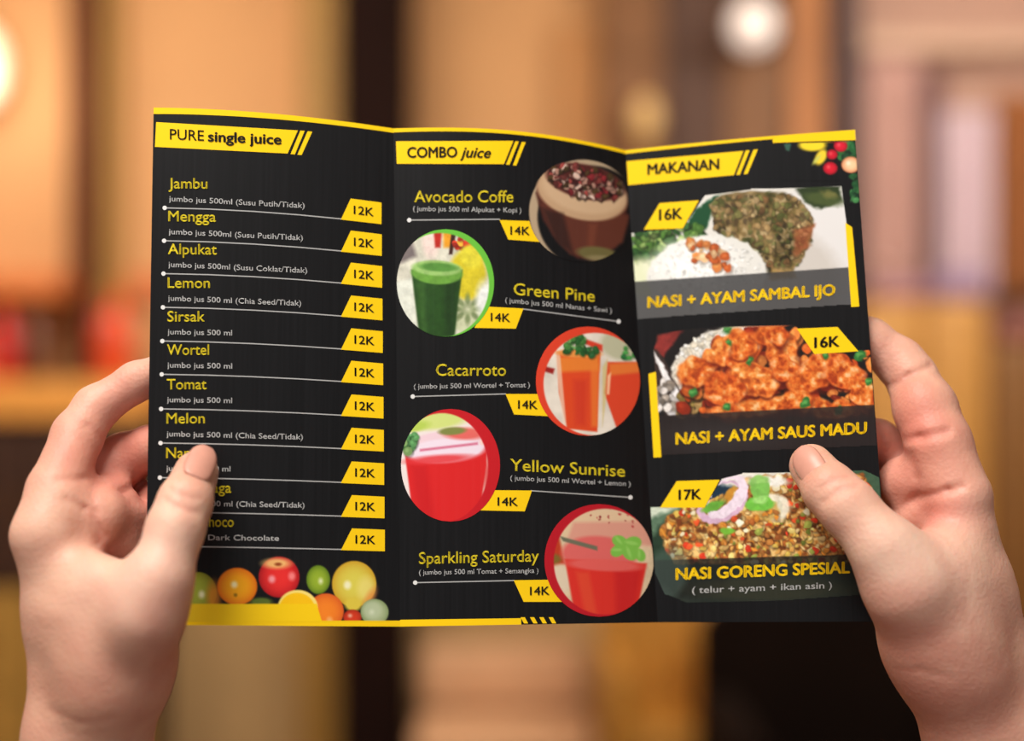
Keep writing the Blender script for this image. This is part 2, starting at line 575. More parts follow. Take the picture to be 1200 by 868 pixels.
menu = thing('menu_leaflet', 'black and yellow tri-fold juice and food menu held open in two hands', 'menu', tuple(W(600, 434, 0.6)))
menu_names = ['black menu panel listing twelve thousand juices in rows', 'black middle menu panel with combo juices in round pictures', 'black right menu panel with three dish pictures']
panels = []
NU, NV = 44, 40
for k in range(3):
    uu, vv = np.meshgrid(np.linspace(0, 1, NU + 1), np.linspace(0, 1, NV + 1))
    px, py, D = fwd(k, uu, vv)
    Vf = W_np(px, py, D).reshape(-1, 3)
    Vb = W_np(px, py, D + 0.0004).reshape(-1, 3)
    N = len(Vf)
    n1 = NU + 1
    F = []
    for j in range(NV):
        for i in range(NU):
            p = j * n1 + i
            F.append((p, p + n1, p + n1 + 1, p + 1))
            F.append((N + p, N + p + 1, N + p + n1 + 1, N + p + n1))
    for i in range(NU):
        F.append((i, i + 1, N + i + 1, N + i))
        p = NV * n1 + i
        F.append((p, N + p, N + p + 1, p + 1))
    for j in range(NV):
        p = j * n1
        F.append((p, N + p, N + p + n1, p + n1))
        p += NU
        F.append((p, p + n1, N + p + n1, N + p))
    o = link('panel', mesh_np('panel', np.vstack([Vf, Vb]), F), M_ground, menu)
    o['label'] = menu_names[k].replace('twelve thousand ', 'single ')
    panels.append(o)

L = 0.00007


def scan(poly, ny, nx, fr=None):
    """grid of photo pixels filling a polygon that every level line crosses in one span"""
    P = np.array(poly, dtype=np.float64)
    y0, y1 = P[:, 1].min(), P[:, 1].max()
    ys = np.linspace(y0 + 1e-4, y1 - 1e-4, ny + 1)
    X = np.zeros((ny + 1, nx + 1))
    Y = np.repeat(ys[:, None], nx + 1, 1)
    n = len(P)
    for j, y in enumerate(ys):
        xs = []
        for i in range(n):
            (xa_, ya_), (xb_, yb_) = P[i], P[(i + 1) % n]
            if (ya_ - y) * (yb_ - y) <= 0 and ya_ != yb_:
                xs.append(xa_ + (xb_ - xa_) * (y - ya_) / (yb_ - ya_))
        X[j] = np.linspace(min(xs), max(xs), nx + 1)
    return X, Y


def grid_faces(ny, nx):
    j, i = np.meshgrid(np.arange(ny), np.arange(nx), indexing='ij')
    p = (j * (nx + 1) + i).ravel()
    return np.stack([p, p + nx + 1, p + nx + 2, p + 1], -1)


def flat(name, k, poly, m, layer=1, nx=None, ny=None):
    """a printed flat shape; four corners given clockwise from the top left may be ruled, others scanned"""
    P = np.array(poly, dtype=np.float64)
    if len(P) == 4:
        w = np.linalg.norm(P[1] - P[0])
        h = np.linalg.norm(P[3] - P[0])
        nx = max(1, int(w / 8)); ny = max(1, int(h / 14))
        a, b = np.meshgrid(np.linspace(0, 1, nx + 1), np.linspace(0, 1, ny + 1))
        Q = (P[0][None, None] * ((1 - a) * (1 - b))[..., None] + P[1] * (a * (1 - b))[..., None] + P[2] * (a * b)[..., None] + P[3] * ((1 - a) * b)[..., None])
        X, Y = Q[..., 0], Q[..., 1]
    else:
        h = np.ptp(P[:, 1]); w = np.ptp(P[:, 0])
        ny = int(h / 2); nx = int(w / 8) + 1
        X, Y = scan(poly, ny, nx)
    V = on_sheet(k, X.ravel(), Y.ravel(), L * layer)
    return link(name, mesh_np(name, V, grid_faces(ny, nx)), m, panels[k])


_tcache = {}


def text_mesh(s, bold=0.0, shear=0.0):
    key = (s, bold, shear)
    if key in _tcache: return _tcache[key]
    cu = bpy.data.curves.new('text', 'FONT')
    cu.body = s
    cu.size = 1
    cu.offset = bold
    cu.shear = shear
    cu.resolution_u = 3
    o = bpy.data.objects.new('text', cu)
    COL.objects.link(o)
    dg = bpy.context.evaluated_depsgraph_get()
    me = o.evaluated_get(dg).to_mesh()
    V = np.array([v.co[:2] for v in me.vertices])
    F = [tuple(p.vertices) for p in me.polygons]
    o.evaluated_get(dg).to_mesh_clear()
    bpy.data.objects.remove(o)
    bpy.data.curves.remove(cu)
    _tcache[key] = (V, F)
    return V, F


CAPH = None


def text(k, s, x0, y0, x1, y1, cap, m, bold=0.0, shear=0.0, layer=4):
    global CAPH
    if CAPH is None:
        CAPH = text_mesh('H')[0][:, 1].max()
    V, F = text_mesh(s, 0.0, shear)
    if bold:                       # embolden by overprinting shifted copies
        n0 = len(V)
        V = np.vstack([V + np.array(d) * bold for d in ((-1, 0), (1, 0), (0, .7), (0, -.7))])
        F = [tuple(i + q * n0 for i in f) for q in range(4) for f in F]
    a0, a1 = V[:, 0].min(), V[:, 0].max()
    a = (V[:, 0] - a0) / (a1 - a0)
    b = V[:, 1] / CAPH
    X = x0 + a * (x1 - x0)
    Y = y0 + a * (y1 - y0) - b * cap
    P = on_sheet(k, X, Y, L * layer)
    me = bpy.data.meshes.new('lettering')
    me.from_pydata([tuple(p) for p in P], [], F)
    return link('lettering', me, m, panels[k])


def dot(k, x, y, r=2.6, m=None):
    ang = np.linspace(0, 2 * np.pi, 12, endpoint=False)
    P = on_sheet(k, x + r * np.cos(ang), y + r * np.sin(ang), L * 2)
    me = bpy.data.meshes.new('line_dot')
    me.from_pydata([tuple(p) for p in P], [], [tuple(range(11, -1, -1))])
    return link('line_dot', me, m or M_wht, panels[k])


def rule(k, x0, y0, x1, y1, w=1.3):
    return flat('rule_line', k, [(x0, y0 - w / 2), (x1, y1 - w / 2), (x1, y1 + w / 2), (x0, y0 + w / 2)], M_gry, 1.5)


def edge_strip(k, u0, u1, t0, t1, bottom=False, name='border_strip'):
    """strip along the top or bottom border, thickness in px at both ends"""
    n = 36
    u = np.linspace(u0, u1, n + 1)
    e = ybot(k, u) if bottom else ytop(k, u)
    th = t0 + (t1 - t0) * (u - u0) / (u1 - u0)
    top = e - th if bottom else e
    bot = e if bottom else e + th
    Y = np.stack([top, bot])
    v = (Y - ytop(k, u)) / (ybot(k, u) - ytop(k, u))
    X = fwd(k, np.stack([u, u]), v)[0]
    V = on_sheet(k, X.ravel(), Y.ravel(), L * 1.2)
    return link(name, mesh_np(name, V, grid_faces(1, n)), M_yel, panels[k])


edge_strip(0, 0, 1, 7.5, 5)
edge_strip(1, 0, 1, 4.5, 4)
edge_strip(2, 0, 0.66, 4, 3.5)
edge_strip(2, 0.64, 1, 8, 12)
edge_strip(0, 0, 1, 6, 7, True)
edge_strip(1, 0, 0.47, 8, 7.5, True)
for i in range(4):
    x = 610 + i * 11
    flat('border_slash', 1, [(x + 0, 723), (x + 5, 723), (x + 9, 730.3), (x + 4, 730.3)], M_yel, 1.2)

# --- header banners
flat('header_banner', 0, [(183, 143), (349, 152.8), (337, 179.8), (181.5, 172)], M_yel)
flat('header_slash', 0, [(352, 153), (357, 153.3), (345.5, 180.8), (340.5, 180.5)], M_yel)
flat('header_slash', 0, [(360.5, 153.8), (366, 154.2), (353.5, 181.6), (348.5, 181.2)], M_yel)
flat('header_banner', 1, [(464, 165.5), (601.5, 165), (590.5, 192.2), (465, 191.8)], M_yel)
flat('header_slash', 1, [(604, 165.5), (608, 165.8), (597, 193), (593, 192.7)], M_yel)
flat('header_slash', 1, [(611.5, 166.3), (616, 166.6), (605, 194), (601, 193.5)], M_yel)
flat('header_banner', 2, [(734.4, 188.9), (871, 176.8), (860, 205), (736.2, 216.8)], M_yel)
flat('header_slash', 2, [(874, 176.3), (878.5, 175.9), (867, 204.6), (862.8, 205)], M_yel)
flat('header_slash', 2, [(883, 175.4), (888, 175), (876, 203.6), (871.5, 204)], M_yel)
text(0, 'PURE', 199, 163, 239, 164.8, 12, M_ink, 0.005)
text(0, 'single juice', 243.5, 165.3, 330, 169, 11.5, M_ink, 0.034)
text(1, 'COMBO', 477, 184.5, 536, 184, 12, M_ink, 0.03)
text(1, 'juice', 539, 184, 575.5, 184.8, 12, M_ink, 0.024, 0.3)
text(2, 'MAKANAN', 758.5, 204.4, 843, 197.8, 12, M_ink, 0.036)

# --- left panel rows
rows = [('Jambu', 243, 'jumbo jus 500ml (Susu Putih/Tidak)', 243.5, 357),
        ('Mengga', 253, 'jumbo jus 500ml (Susu Putih/Tidak)', 282, 355),
        ('Alpukat', 254, 'jumbo jus 500ml (Susu Coklat/Tidak)', 320.5, 360),
        ('Lemon', 246, 'jumbo jus 500 ml (Chia Seed/Tidak)', 360, 353),
        ('Sirsak', 240, 'jumbo jus 500 ml', 399.5, 272),
        ('Wortel', 245, 'jumbo jus 500 ml', 438.5, 272),
        ('Tomat', 242, 'jumbo jus 500 ml', 479, 272),
        ('Melon', 240, 'jumbo jus 500 ml (Chia Seed/Tidak)', 519, 355),
        ('Nanas', 238, 'jumbo jus 500 ml', 559.5, 270),
        ('Buah Naga', 271, 'jumbo jus 500 ml (Chia Seed/Tidak)', 600, 357),
        ('Vanila Choco', 274, 'Susu and Dark Chocolate', 640, 327)]
for i, (nm, nx1, ds, yl, dx1) in enumerate(rows):
    xl = 193 - 0.7 * i
    u, v = inv(0, np.array([float(xl)]), np.array([float(yl)]))
    v = v[0]

    def Y(x, dy=0.0):      # follow the printed baseline across the bowed panel
        uu_ = (x - FX[0][0]) / (FX[1][0] - FX[0][0])
        a_, b_, _ = fwd(0, np.array([uu_]), np.array([v]))
        return float(b_[0]) + dy
    nm0 = (197.5 - .35 * i) if i != 9 else 196
    text(0, nm, nm0, Y(nm0, -23), nx1, Y(nx1, -24), 12, M_yel2, 0.01)
    text(0, ds, 198 - .4 * i, Y(198, -8), dx1, Y(dx1, -8.5), 6.2, M_wht, 0.006)
    dot(0, xl, yl)
    for x0 in range(0, 4):
        xa_, xb_ = xl + (402 - xl) * x0 / 4, xl + (402 - xl) * (x0 + 1) / 4
        rule(0, xa_, Y(xa_), xb_, Y(xb_))
    tx = 447 + .4 * i
    flat('price_tag', 0, [(411 + .15 * i, Y(411, -25)), (tx, Y(tx, -24.5)), (tx, Y(tx, 0.8)), (399.5, Y(399.5, 0.8))], M_yel, 2)
    text(0, '12K', 414.5 + .2 * i, Y(415, -7.6), 438 + .2 * i, Y(438, -7.4), 9.5, M_ink, 0.018)

# --- middle panel entries: name, description, line, tag, price
mid = [('Avocado Coffe', (485.5, 236.8, 601.5, 236.8), '( jumbo jus 500 ml Alpukat + Kopi )', (484, 247, 611, 249), (479.6, 257.8, 586, 256.8), 0,
        [(585.5, 257.8), (623.5, 259), (641, 284), (595.7, 280.6)], (598, 274.5, 621, 275.2)),
       ('Green Pine', (602, 345, 697, 353.5), '( jumbo jus 500 ml Nanas + Sawi )', (592, 354, 717, 366.5), (725, 376.6, 612, 361.8), 0,
        [(571, 359.2), (613.4, 361.4), (604.5, 385), (556, 384)], (575, 376, 598, 377)),
       ('Cacarroto', (511, 440, 593, 440), '( jumbo jus 500 ml Wortel + Tomat )', (485, 455.3, 621, 453.5), (483.7, 464.5, 593, 461.4), 0,
        [(592.4, 461.5), (634, 461.5), (652, 488), (602.5, 485.5)], (607, 478.5, 630, 479)),
       ('Yellow Sunrise', (598, 551, 732.5, 558.5), '( jumbo jus 500 ml Wortel + Lemon )', (598, 562.3, 739, 569.5), (738.8, 582.6, 622, 574.8), 0,
        [(577, 574.2), (623.5, 574.6), (615, 599), (562, 597.8)], (583, 592, 607, 592.5)),
       ('Sparkling Saturday', (491, 660.5, 631.5, 657.5), '( jumbo jus 500 ml Tomat + Semangka )', (491, 673.2, 631, 671), (486.6, 682.5, 603, 680), 0,
        [(602, 679.7), (648, 679), (666, 705), (613.6, 705)], (621, 697, 644, 696.5))]
for nm, a, ds, b, l, _, tg, pr in mid:
    text(1, nm, a[0], a[1], a[2], a[3], 13.5, M_yel2, 0.008)
    text(1, ds, b[0], b[1], b[2], b[3], 5.6, M_wht, 0.006)
    rule(1, l[0], l[1], l[2], l[3])
    dot(1, l[0], l[1])
    flat('price_tag', 1, tg, M_yel, 1.6)
    text(1, '14K', pr[0], pr[1], pr[2], pr[3], 9.5, M_ink, 0.018)


# --- printed pictures: painted per vertex on fine grids that lie on the sheet
class Canvas:
    def __init__(s, X, Y, base=BLACK):
        s.X, s.Y = X, Y
        s.X0, s.Y0 = X, Y
        s.C = np.empty(X.shape + (3,))
        s.C[:] = base

    def warp(s, amp=0.0, scale=8.0, seed=3):
        """bend the drawing coordinates so that every edge turns irregular"""
        s.X, s.Y = s.X0, s.Y0
        if amp:
            a = vnoise(s.X0 + 300, s.Y0 + 300, scale, seed, 2) - .5
            b = vnoise(s.X0 + 300, s.Y0 + 300, scale, seed + 50, 2) - .5
            s.X, s.Y = s.X0 + 2 * amp * a, s.Y0 + 2 * amp * b

    def crust(s, m, scale, seed, stops):
        """colour by noise through (level, colour) stops"""
        n = vnoise(s.X0 + 100, s.Y0 + 100, scale, seed)
        lv = [q[0] for q in stops]
        col = np.stack([np.interp(n, lv, [q[1][i] for q in stops]) for i in range(3)], -1)
        m = np.clip(m, 0, 1)[..., None]
        s.C = s.C * (1 - m) + col * m

    def mix(s, m, col):
        m = np.clip(m, 0, 1)[..., None]
        s.C = s.C * (1 - m) + np.asarray(col, dtype=np.float64) * m

    def mell(s, cx, cy, rx, ry, rot=0, soft=1.5):
        c_, s_ = math.cos(math.radians(rot)), math.sin(math.radians(rot))
        dx, dy = s.X - cx, s.Y - cy
        a, b = dx * c_ + dy * s_, -dx * s_ + dy * c_
        r = np.sqrt((a / rx) ** 2 + (b / ry) ** 2)
        return np.clip((1 - r) * min(rx, ry) / soft + 0.5, 0, 1)

    def ell(s, cx, cy, rx, ry, col, rot=0, soft=1.5, op=1.0):
        s.mix(s.mell(cx, cy, rx, ry, rot, soft) * op, col)

    def ball(s, cx, cy, rx, ry, col, dark, hi=(255, 255, 235), hp=(-.25, -.2), rot=0):
        m = s.mell(cx, cy, rx, ry, rot)
        r = np.clip(np.sqrt(((s.X - cx) / rx) ** 2 + ((s.Y - cy) / ry) ** 2), 0, 1)
        c = np.asarray(col, float) * (1 - r[..., None] ** 3) + np.asarray(dark, float) * r[..., None] ** 3
        s.C = s.C * (1 - m[..., None]) + c * m[..., None]
        s.ell(cx + hp[0] * rx, cy + hp[1] * ry, rx * .16, ry * .18, hi, soft=4, op=.75)

    def mpoly(s, pts, soft=1.5):
        P = np.array(pts, dtype=np.float64)
        d = np.full(s.X.shape, 1e9)
        ins = np.zeros(s.X.shape, bool)
        n = len(P)
        for i in range(n):
            a, b = P[i], P[(i + 1) % n]
            e = b - a
            wx, wy = s.X - a[0], s.Y - a[1]
            t = np.clip((wx * e[0] + wy * e[1]) / (e @ e), 0, 1)
            d = np.minimum(d, (wx - e[0] * t) ** 2 + (wy - e[1] * t) ** 2)
            if a[1] != b[1]:
                c = ((a[1] > s.Y) != (b[1] > s.Y)) & (s.X < (b[0] - a[0]) * (s.Y - a[1]) / (b[1] - a[1]) + a[0])
                ins ^= c
        sd = np.where(ins, np.sqrt(d), -np.sqrt(d))
        return np.clip(sd / soft + .5, 0, 1)

    def poly(s, pts, col, soft=1.5, op=1.0):
        s.mix(s.mpoly(pts, soft) * op, col)

    def blobs(s, region, n, r0, r1, pal, seed, shade=.45, hi=.3, soft=1.2, asp=.6, box=None):
        """scattered morsels inside region(x, y)"""
        rs = np.random.RandomState(seed)
        x0, x1, y0, y1 = box if box else (s.X.min(), s.X.max(), s.Y.min(), s.Y.max())
        k = 0
        t = 0
        while k < n and t < n * 30:
            t += 1
            cx, cy = rs.uniform(x0, x1), rs.uniform(y0, y1)
            if not region(cx, cy): continue
            k += 1
            r = rs.uniform(r0, r1)
            q = rs.uniform(asp, 1)
            an = rs.uniform(0, 180)
            c = np.array(pal[rs.randint(len(pal))], float) * rs.uniform(.82, 1.12)
            dx, dy = np.abs(s.X - cx), np.abs(s.Y - cy)
            if shade: s.ell(cx + r * .18, cy + r * .3, r * 1.15, r * q * 1.2, c * .3, an, 2.0, shade)
            s.ell(cx, cy, r, r * q, np.clip(c, 0, 255), an, soft)
            if hi: s.ell(cx - r * .2, cy - r * .25, r * .45, r * q * .4, np.clip(c * 1.35 + 25, 0, 255), an, 1.5, hi)

    def mottle(s, amp, scale, seed, mask=None):
        n = (vnoise(s.X + 500, s.Y + 500, scale, seed) - .5) * 2 * amp
        if mask is not None: n = n * mask
        s.C = s.C * (1 + n[..., None])


def inpoly(pts):
    P = list(pts)

    def f(x, y):
        r = False
        n = len(P)
        for i in range(n):
            (ax, ay), (bx_, by_) = P[i], P[(i + 1) % n]
            if (ay > y) != (by_ > y) and x < (bx_ - ax) * (y - ay) / (by_ - ay) + ax:
                r = not r
        return r
    return f


def picture(k, poly, painter, layer, label, res=1.0):
    P = np.array(poly)
    ny = int(np.ptp(P[:, 1]) / res)
    nx = int(np.ptp(P[:, 0]) / res)
    X, Y_ = scan(poly, ny, nx)
    # where the outline jumps sideways start a new band of rows at that height
    keep = []
    RX, RY = [X[0]], [Y_[0]]
    for j in range(ny):
        if max(abs(X[j + 1][0] - X[j][0]), abs(X[j + 1][-1] - X[j][-1])) > 9 and 2 < j < ny - 3:
            keep.append(False)
            RX.append(X[j + 1])
            RY.append(Y_[j])
        keep.append(True)
        RX.append(X[j + 1])
        RY.append(Y_[j + 1])
    X, Y_ = np.array(RX), np.array(RY)
    ny = len(keep)
    if k == 2: X = np.clip(X, 733.6 + 38 * (Y_ - 176) / 553, 1001.2 + 41 * (Y_ - 152) / 576)
    if k == 1: X = np.maximum(X, 464.0)
    c = Canvas(X, Y_)
    painter(c)
    V = on_sheet(k, X.ravel(), Y_.ravel(), L * layer)
    me = mesh_np('printed_picture', V, grid_faces(ny, nx)[np.repeat(np.array(keep), nx)])
    color_attr(me, np.clip(lin(np.clip(c.C, 0, 250)), 0, 1).reshape(-1, 3))
    o = link('printed_picture', me, M_photo, panels[k])
    o['label'] = label
    return o


def circ(cx, cy, rx, ry, xmax=None, xmin=None, n=72, lim=None):
    out = []
    for i in range(n):
        a = 2 * math.pi * i / n
        x, y = cx + rx * math.cos(a), cy + ry * math.sin(a)
        if lim: x = min(x, lim(y))
        out.append((x, y))
    return out


fold2 = lambda y: 733 + 38 * (y - 176) / 553 - 0.6


def p_fruit(c):
    c.ball(232, 694, 22, 24, (158, 172, 62), (120, 120, 30), hp=(.2, .1))
    c.ell(251, 700, 8, 18, (226, 140, 40), soft=8, op=.8)
    c.ell(306, 705, 13, 5, (90, 110, 40), soft=3)
    c.ball(278, 687, 23.5, 22, (253, 176, 22), (226, 108, 10), hp=(-.15, -.1))
    c.ell(276, 697, 2, 2, (150, 110, 10), soft=2)
    c.ball(327, 676, 24, 24, (236, 48, 46), (170, 18, 26), (255, 190, 200), (-.35, .1))
    c.ell(342, 675, 4, 5, (255, 150, 150), soft=4, op=.8)
    c.ell(324, 660, 16, 6, (246, 200, 120), soft=5, op=.9)
    c.ell(326, 661, 4, 2, (150, 70, 30), soft=2)
    c.ball(373, 679, 14, 17, (150, 178, 48), (88, 118, 22), hp=(.2, .1))
    c.ball(415, 684, 26, 27, (222, 210, 84), (206, 160, 40), hp=(-.3, .05))
    c.ell(414, 708, 10, 8, (222, 200, 70), soft=4)
    c.ell(429, 690, 10, 14, (238, 224, 130), soft=8, op=.7)
    c.ell(434, 700, 5, 12, (230, 130, 60), 30, soft=6, op=.6)
    c.ball(382, 716, 21, 21, (246, 134, 36), (216, 92, 30), hp=(.2, .5), hi=(250, 190, 120))
    c.ball(413, 723, 11, 9, (214, 60, 30), (160, 40, 20))
    c.ell(349, 712, 23.5, 21, (255, 226, 120), soft=1.5)
    c.ell(348, 714, 21, 19.5, (252, 196, 10), soft=1.5)
    c.ball(439, 717, 16.5, 15.5, (178, 192, 150), (130, 150, 100), hp=(-.2, 0))
    c.ell(436, 714, 11, 10, (190, 204, 170), soft=5, op=.6)
    m = c.mpoly([(150, 707.3), (371, 707.3), (377, 727), (480, 727), (480, 740), (150, 740)], 1.0)
    c.mix(m, YEL)
    m2 = m * np.clip((258 - c.X) / 40, 0, 1) * .55
    c.mix(m2, (196, 170, 60))


fr = [(x, 650.0) for x in (172, 458)] + [(461.5, 729.0), (172, 729.0)]
picture(0, [(172, 648), (456, 648), (456.5, 728.5), (172, 728.5)], p_fruit, 1.6, 'printed picture of orange, lime and apples above a yellow band')


def p_avo(c):
    # coffee cup cut out of its round plate
    c.ell(683, 248, 63, 61, (178, 156, 128))
    c.ell(692, 254, 62, 60, BLACK, soft=3)
    c.poly([(628, 226), (640, 205), (735, 225), (735, 262), (722, 290), (700, 306), (676, 303), (655, 285), (636, 258)], (66, 30, 24), 4)
    c.poly([(632, 238), (738, 252), (730, 284), (700, 302), (668, 298), (648, 276)], (92, 46, 34), 5)
    c.ell(682, 230, 53, 31, (92, 46, 34), 12, 3)
    c.ell(682, 226, 54, 31, (190, 156, 122), 14, 3)
    c.ell(684, 221, 50, 28, (214, 184, 150), 14, 5, .5)
    c.poly([(636, 244), (660, 250), (672, 298), (652, 284)], (40, 22, 20), 6, .7)
    c.poly([(690, 262), (700, 262), (696, 292), (688, 292)], (126, 66, 46), 6, .5)
    c.ell(700, 297, 24, 8, (104, 96, 56), 6, 3)
    c.ell(703, 303, 16, 4, (150, 136, 100), 4, 3, .6)
    c.ell(686, 213, 47, 20, (78, 34, 30), 13, 3)
    c.warp(2.5, 5)
    reg = lambda x, y: ((x - 686) / 44) ** 2 + ((y - 214 - .2 * (x - 686)) / 18) ** 2 < 1
    c.blobs(reg, 190, 1.4, 4.6, [(96, 44, 40), (140, 60, 56), (54, 22, 22), (182, 136, 120), (120, 34, 40), (70, 52, 30), (206, 176, 160)], 5, .6, .3)


picture(1, circ(683, 246, 64, 61, lim=fold2), p_avo, 2.4, 'round printed picture of a layered chocolate avocado drink')


def ring(c, cx, cy, rx, ry, icx, icy, irx, iry, col, inner):
    c.C[:] = col
    c.ell(icx, icy, irx, iry, inner, soft=1.5)
    return c.mell(icx, icy, irx, iry, 0, 1.5)


def p_green(c):
    c.C[:] = (104, 190, 62)
    keep = c.C.copy()
    m = c.mell(516, 334, 57, 61, 0, 1.5)
    c.C[:] = (214, 212, 196)
    c.mottle(.12, 20, 3)
    c.poly([(462, 285), (480, 272), (488, 300), (462, 312)], (120, 110, 110), 6)
    c.ell(505, 282, 10, 20, (236, 214, 206), soft=6)
    c.poly([(508, 268), (518, 268), (516, 290), (510, 290)], (186, 40, 30), 3)
    c.poly([(519, 268), (530, 268), (530, 290), (520, 290)], (232, 158, 40), 4)
    c.poly([(529, 272), (535, 270), (530, 298), (526, 298)], (60, 30, 24), 2)
    c.blobs(lambda x, y: True, 22, 3, 6, [(220, 60, 36), (236, 180, 60), (160, 40, 30)], 8, .3, .3, box=(532, 560, 276, 296))
    c.ell(548, 322, 22, 30, (212, 196, 44), 0, 6)
    c.ell(553, 300, 14, 14, (222, 212, 60), 0, 5)
    c.ell(545, 370, 22, 18, (200, 206, 170), 0, 4)
    for a in range(0, 360, 45):
        x, y = 548 + 12 * math.cos(math.radians(a)), 362 + 11 * math.sin(math.radians(a))
        c.ell(x, y, 7, 3, (112, 130, 84), a, 3, .8)
    c.ell(568, 350, 10, 20, (236, 240, 236), 0, 8)
    c.poly([(462, 330), (484, 326), (490, 392), (462, 380)], (222, 226, 214), 5)
    # the glass
    c.poly([(482, 316), (542, 316), (536, 360), (532, 400), (492, 400), (486, 350)], (38, 74, 28), 2.5)
    c.poly([(520, 325), (538, 325), (532, 395), (522, 395)], (28, 54, 22), 8, .7)
    c.poly([(488, 330), (498, 330), (500, 395), (494, 395)], (62, 104, 44), 5, .6)
    c.ell(512, 320, 30, 13, (104, 158, 62), 3, 2)
    c.ell(512, 314, 29, 9, (150, 192, 110), 3, 2)
    c.ell(514, 313, 22, 5, (88, 144, 62), 3, 2)
    c.mottle(.1, 5, 4)
    c.C = keep * (1 - m[..., None]) + c.C * m[..., None]


picture(1, circ(522, 331.5, 57, 63), p_green, 2.4, 'round printed picture of a green juice with a green rim')


def p_carrot(c):
    c.C[:] = (222, 66, 40)
    keep = c.C.copy()
    m = c.mell(697, 450, 60, 60, 0, 1.5)
    c.C[:] = (226, 218, 206)
    c.mottle(.1, 18, 31)
    c.ell(725, 405, 22, 16, (190, 190, 160), 20, 6)
    c.poly([(683, 396), (706, 404), (706, 412), (684, 402)], (214, 62, 40), 2.5)
    c.poly([(634, 428), (650, 432), (648, 438), (634, 434)], (150, 30, 26), 2.5)
    c.poly([(652, 412), (704, 412), (702, 440), (700, 506), (664, 502), (655, 460)], (222, 74, 34), 2)
    c.poly([(654, 418), (702, 418), (702, 434), (656, 436)], (232, 128, 48), 5)
    c.poly([(672, 445), (688, 445), (686, 498), (674, 498)], (206, 56, 36), 7, .7)
    c.poly([(650, 412), (656, 412), (664, 500), (660, 500)], (240, 220, 200), 2, .7)
    c.poly([(692, 425), (702, 425), (700, 500), (693, 500)], (236, 130, 50), 4, .7)
    c.ell(678, 414, 26, 5, (236, 150, 70), 2, 2)
    c.poly([(712, 424), (755, 424), (755, 510), (722, 500), (708, 460)], (220, 70, 40), 2)
    c.poly([(714, 426), (752, 424), (752, 436), (714, 440)], (230, 120, 52), 4)
    c.poly([(712, 440), (716, 436), (714, 462), (711, 462)], (250, 210, 170), 2, .9)
    c.poly([(706, 430), (712, 420), (710, 470), (706, 500)], (210, 190, 120), 2, .7)
    c.blobs(lambda x, y: True, 34, 2, 5, [(70, 130, 60), (40, 96, 44), (110, 160, 90)], 9, .3, .3, box=(664, 684, 394, 416))
    c.blobs(lambda x, y: True, 14, 2, 4, [(50, 110, 60), (40, 96, 44)], 10, .3, .3, box=(682, 702, 408, 418))
    c.blobs(lambda x, y: True, 14, 2, 4, [(70, 150, 70), (40, 120, 60)], 11, .3, .3, box=(730, 748, 408, 420))
    c.C = keep * (1 - m[..., None]) + c.C * m[..., None]


picture(1, circ(689, 446.5, 61, 64, lim=fold2), p_carrot, 2.4, 'round printed picture of two carrot orange juices')


def p_red(c):
    c.C[:] = (196, 24, 34)
    keep = c.C.copy()
    m = c.mell(518, 548, 54, 64, 0, 1.5)
    c.C[:] = (238, 226, 224)
    c.poly([(466, 505), (545, 490), (545, 470), (466, 470)], (238, 236, 210), 3)
    c.ell(510, 493, 38, 10, (208, 222, 130), -6, 5)
    c.ell(485, 500, 18, 6, (182, 208, 90), -10, 4)
    c.poly([(570, 535), (590, 540), (580, 600), (560, 590)], (230, 190, 180), 3)
    c.ell(575, 560, 8, 20, (214, 60, 60), 0, 5, .7)
    c.poly([(474, 528), (571, 512), (570, 545), (562, 600), (548, 615), (500, 615), (482, 590)], (216, 34, 36), 2)
    c.poly([(482, 545), (500, 545), (510, 612), (490, 600)], (196, 24, 30), 8, .6)
    c.ell(522, 522, 49, 17, (238, 208, 220), -5, 2)
    c.ell(522, 528, 46, 14, (240, 224, 240), -4, 3)
    c.ell(545, 508, 24, 7, (226, 80, 70), 0, 4, .8)
    c.ell(530, 505, 16, 4.5, (128, 136, 70), -4, 2)
    c.poly([(492, 526), (560, 518), (560, 521), (492, 529)], (214, 120, 150), 2)
    c.ell(515, 538, 38, 5, (226, 60, 66), -4, 4, .9)
    c.poly([(566, 505), (571, 510), (566, 522), (562, 520)], (250, 210, 200), 2, .9)
    c.blobs(lambda x, y: True, 30, 2, 6, [(90, 150, 90), (60, 120, 60), (140, 180, 110)], 14, .3, .3, box=(470, 488, 508, 530))
    c.C = keep * (1 - m[..., None]) + c.C * m[..., None]


picture(1, circ(528, 545, 58, 66), p_red, 2.4, 'round printed picture of a bright red juice with a red rim')


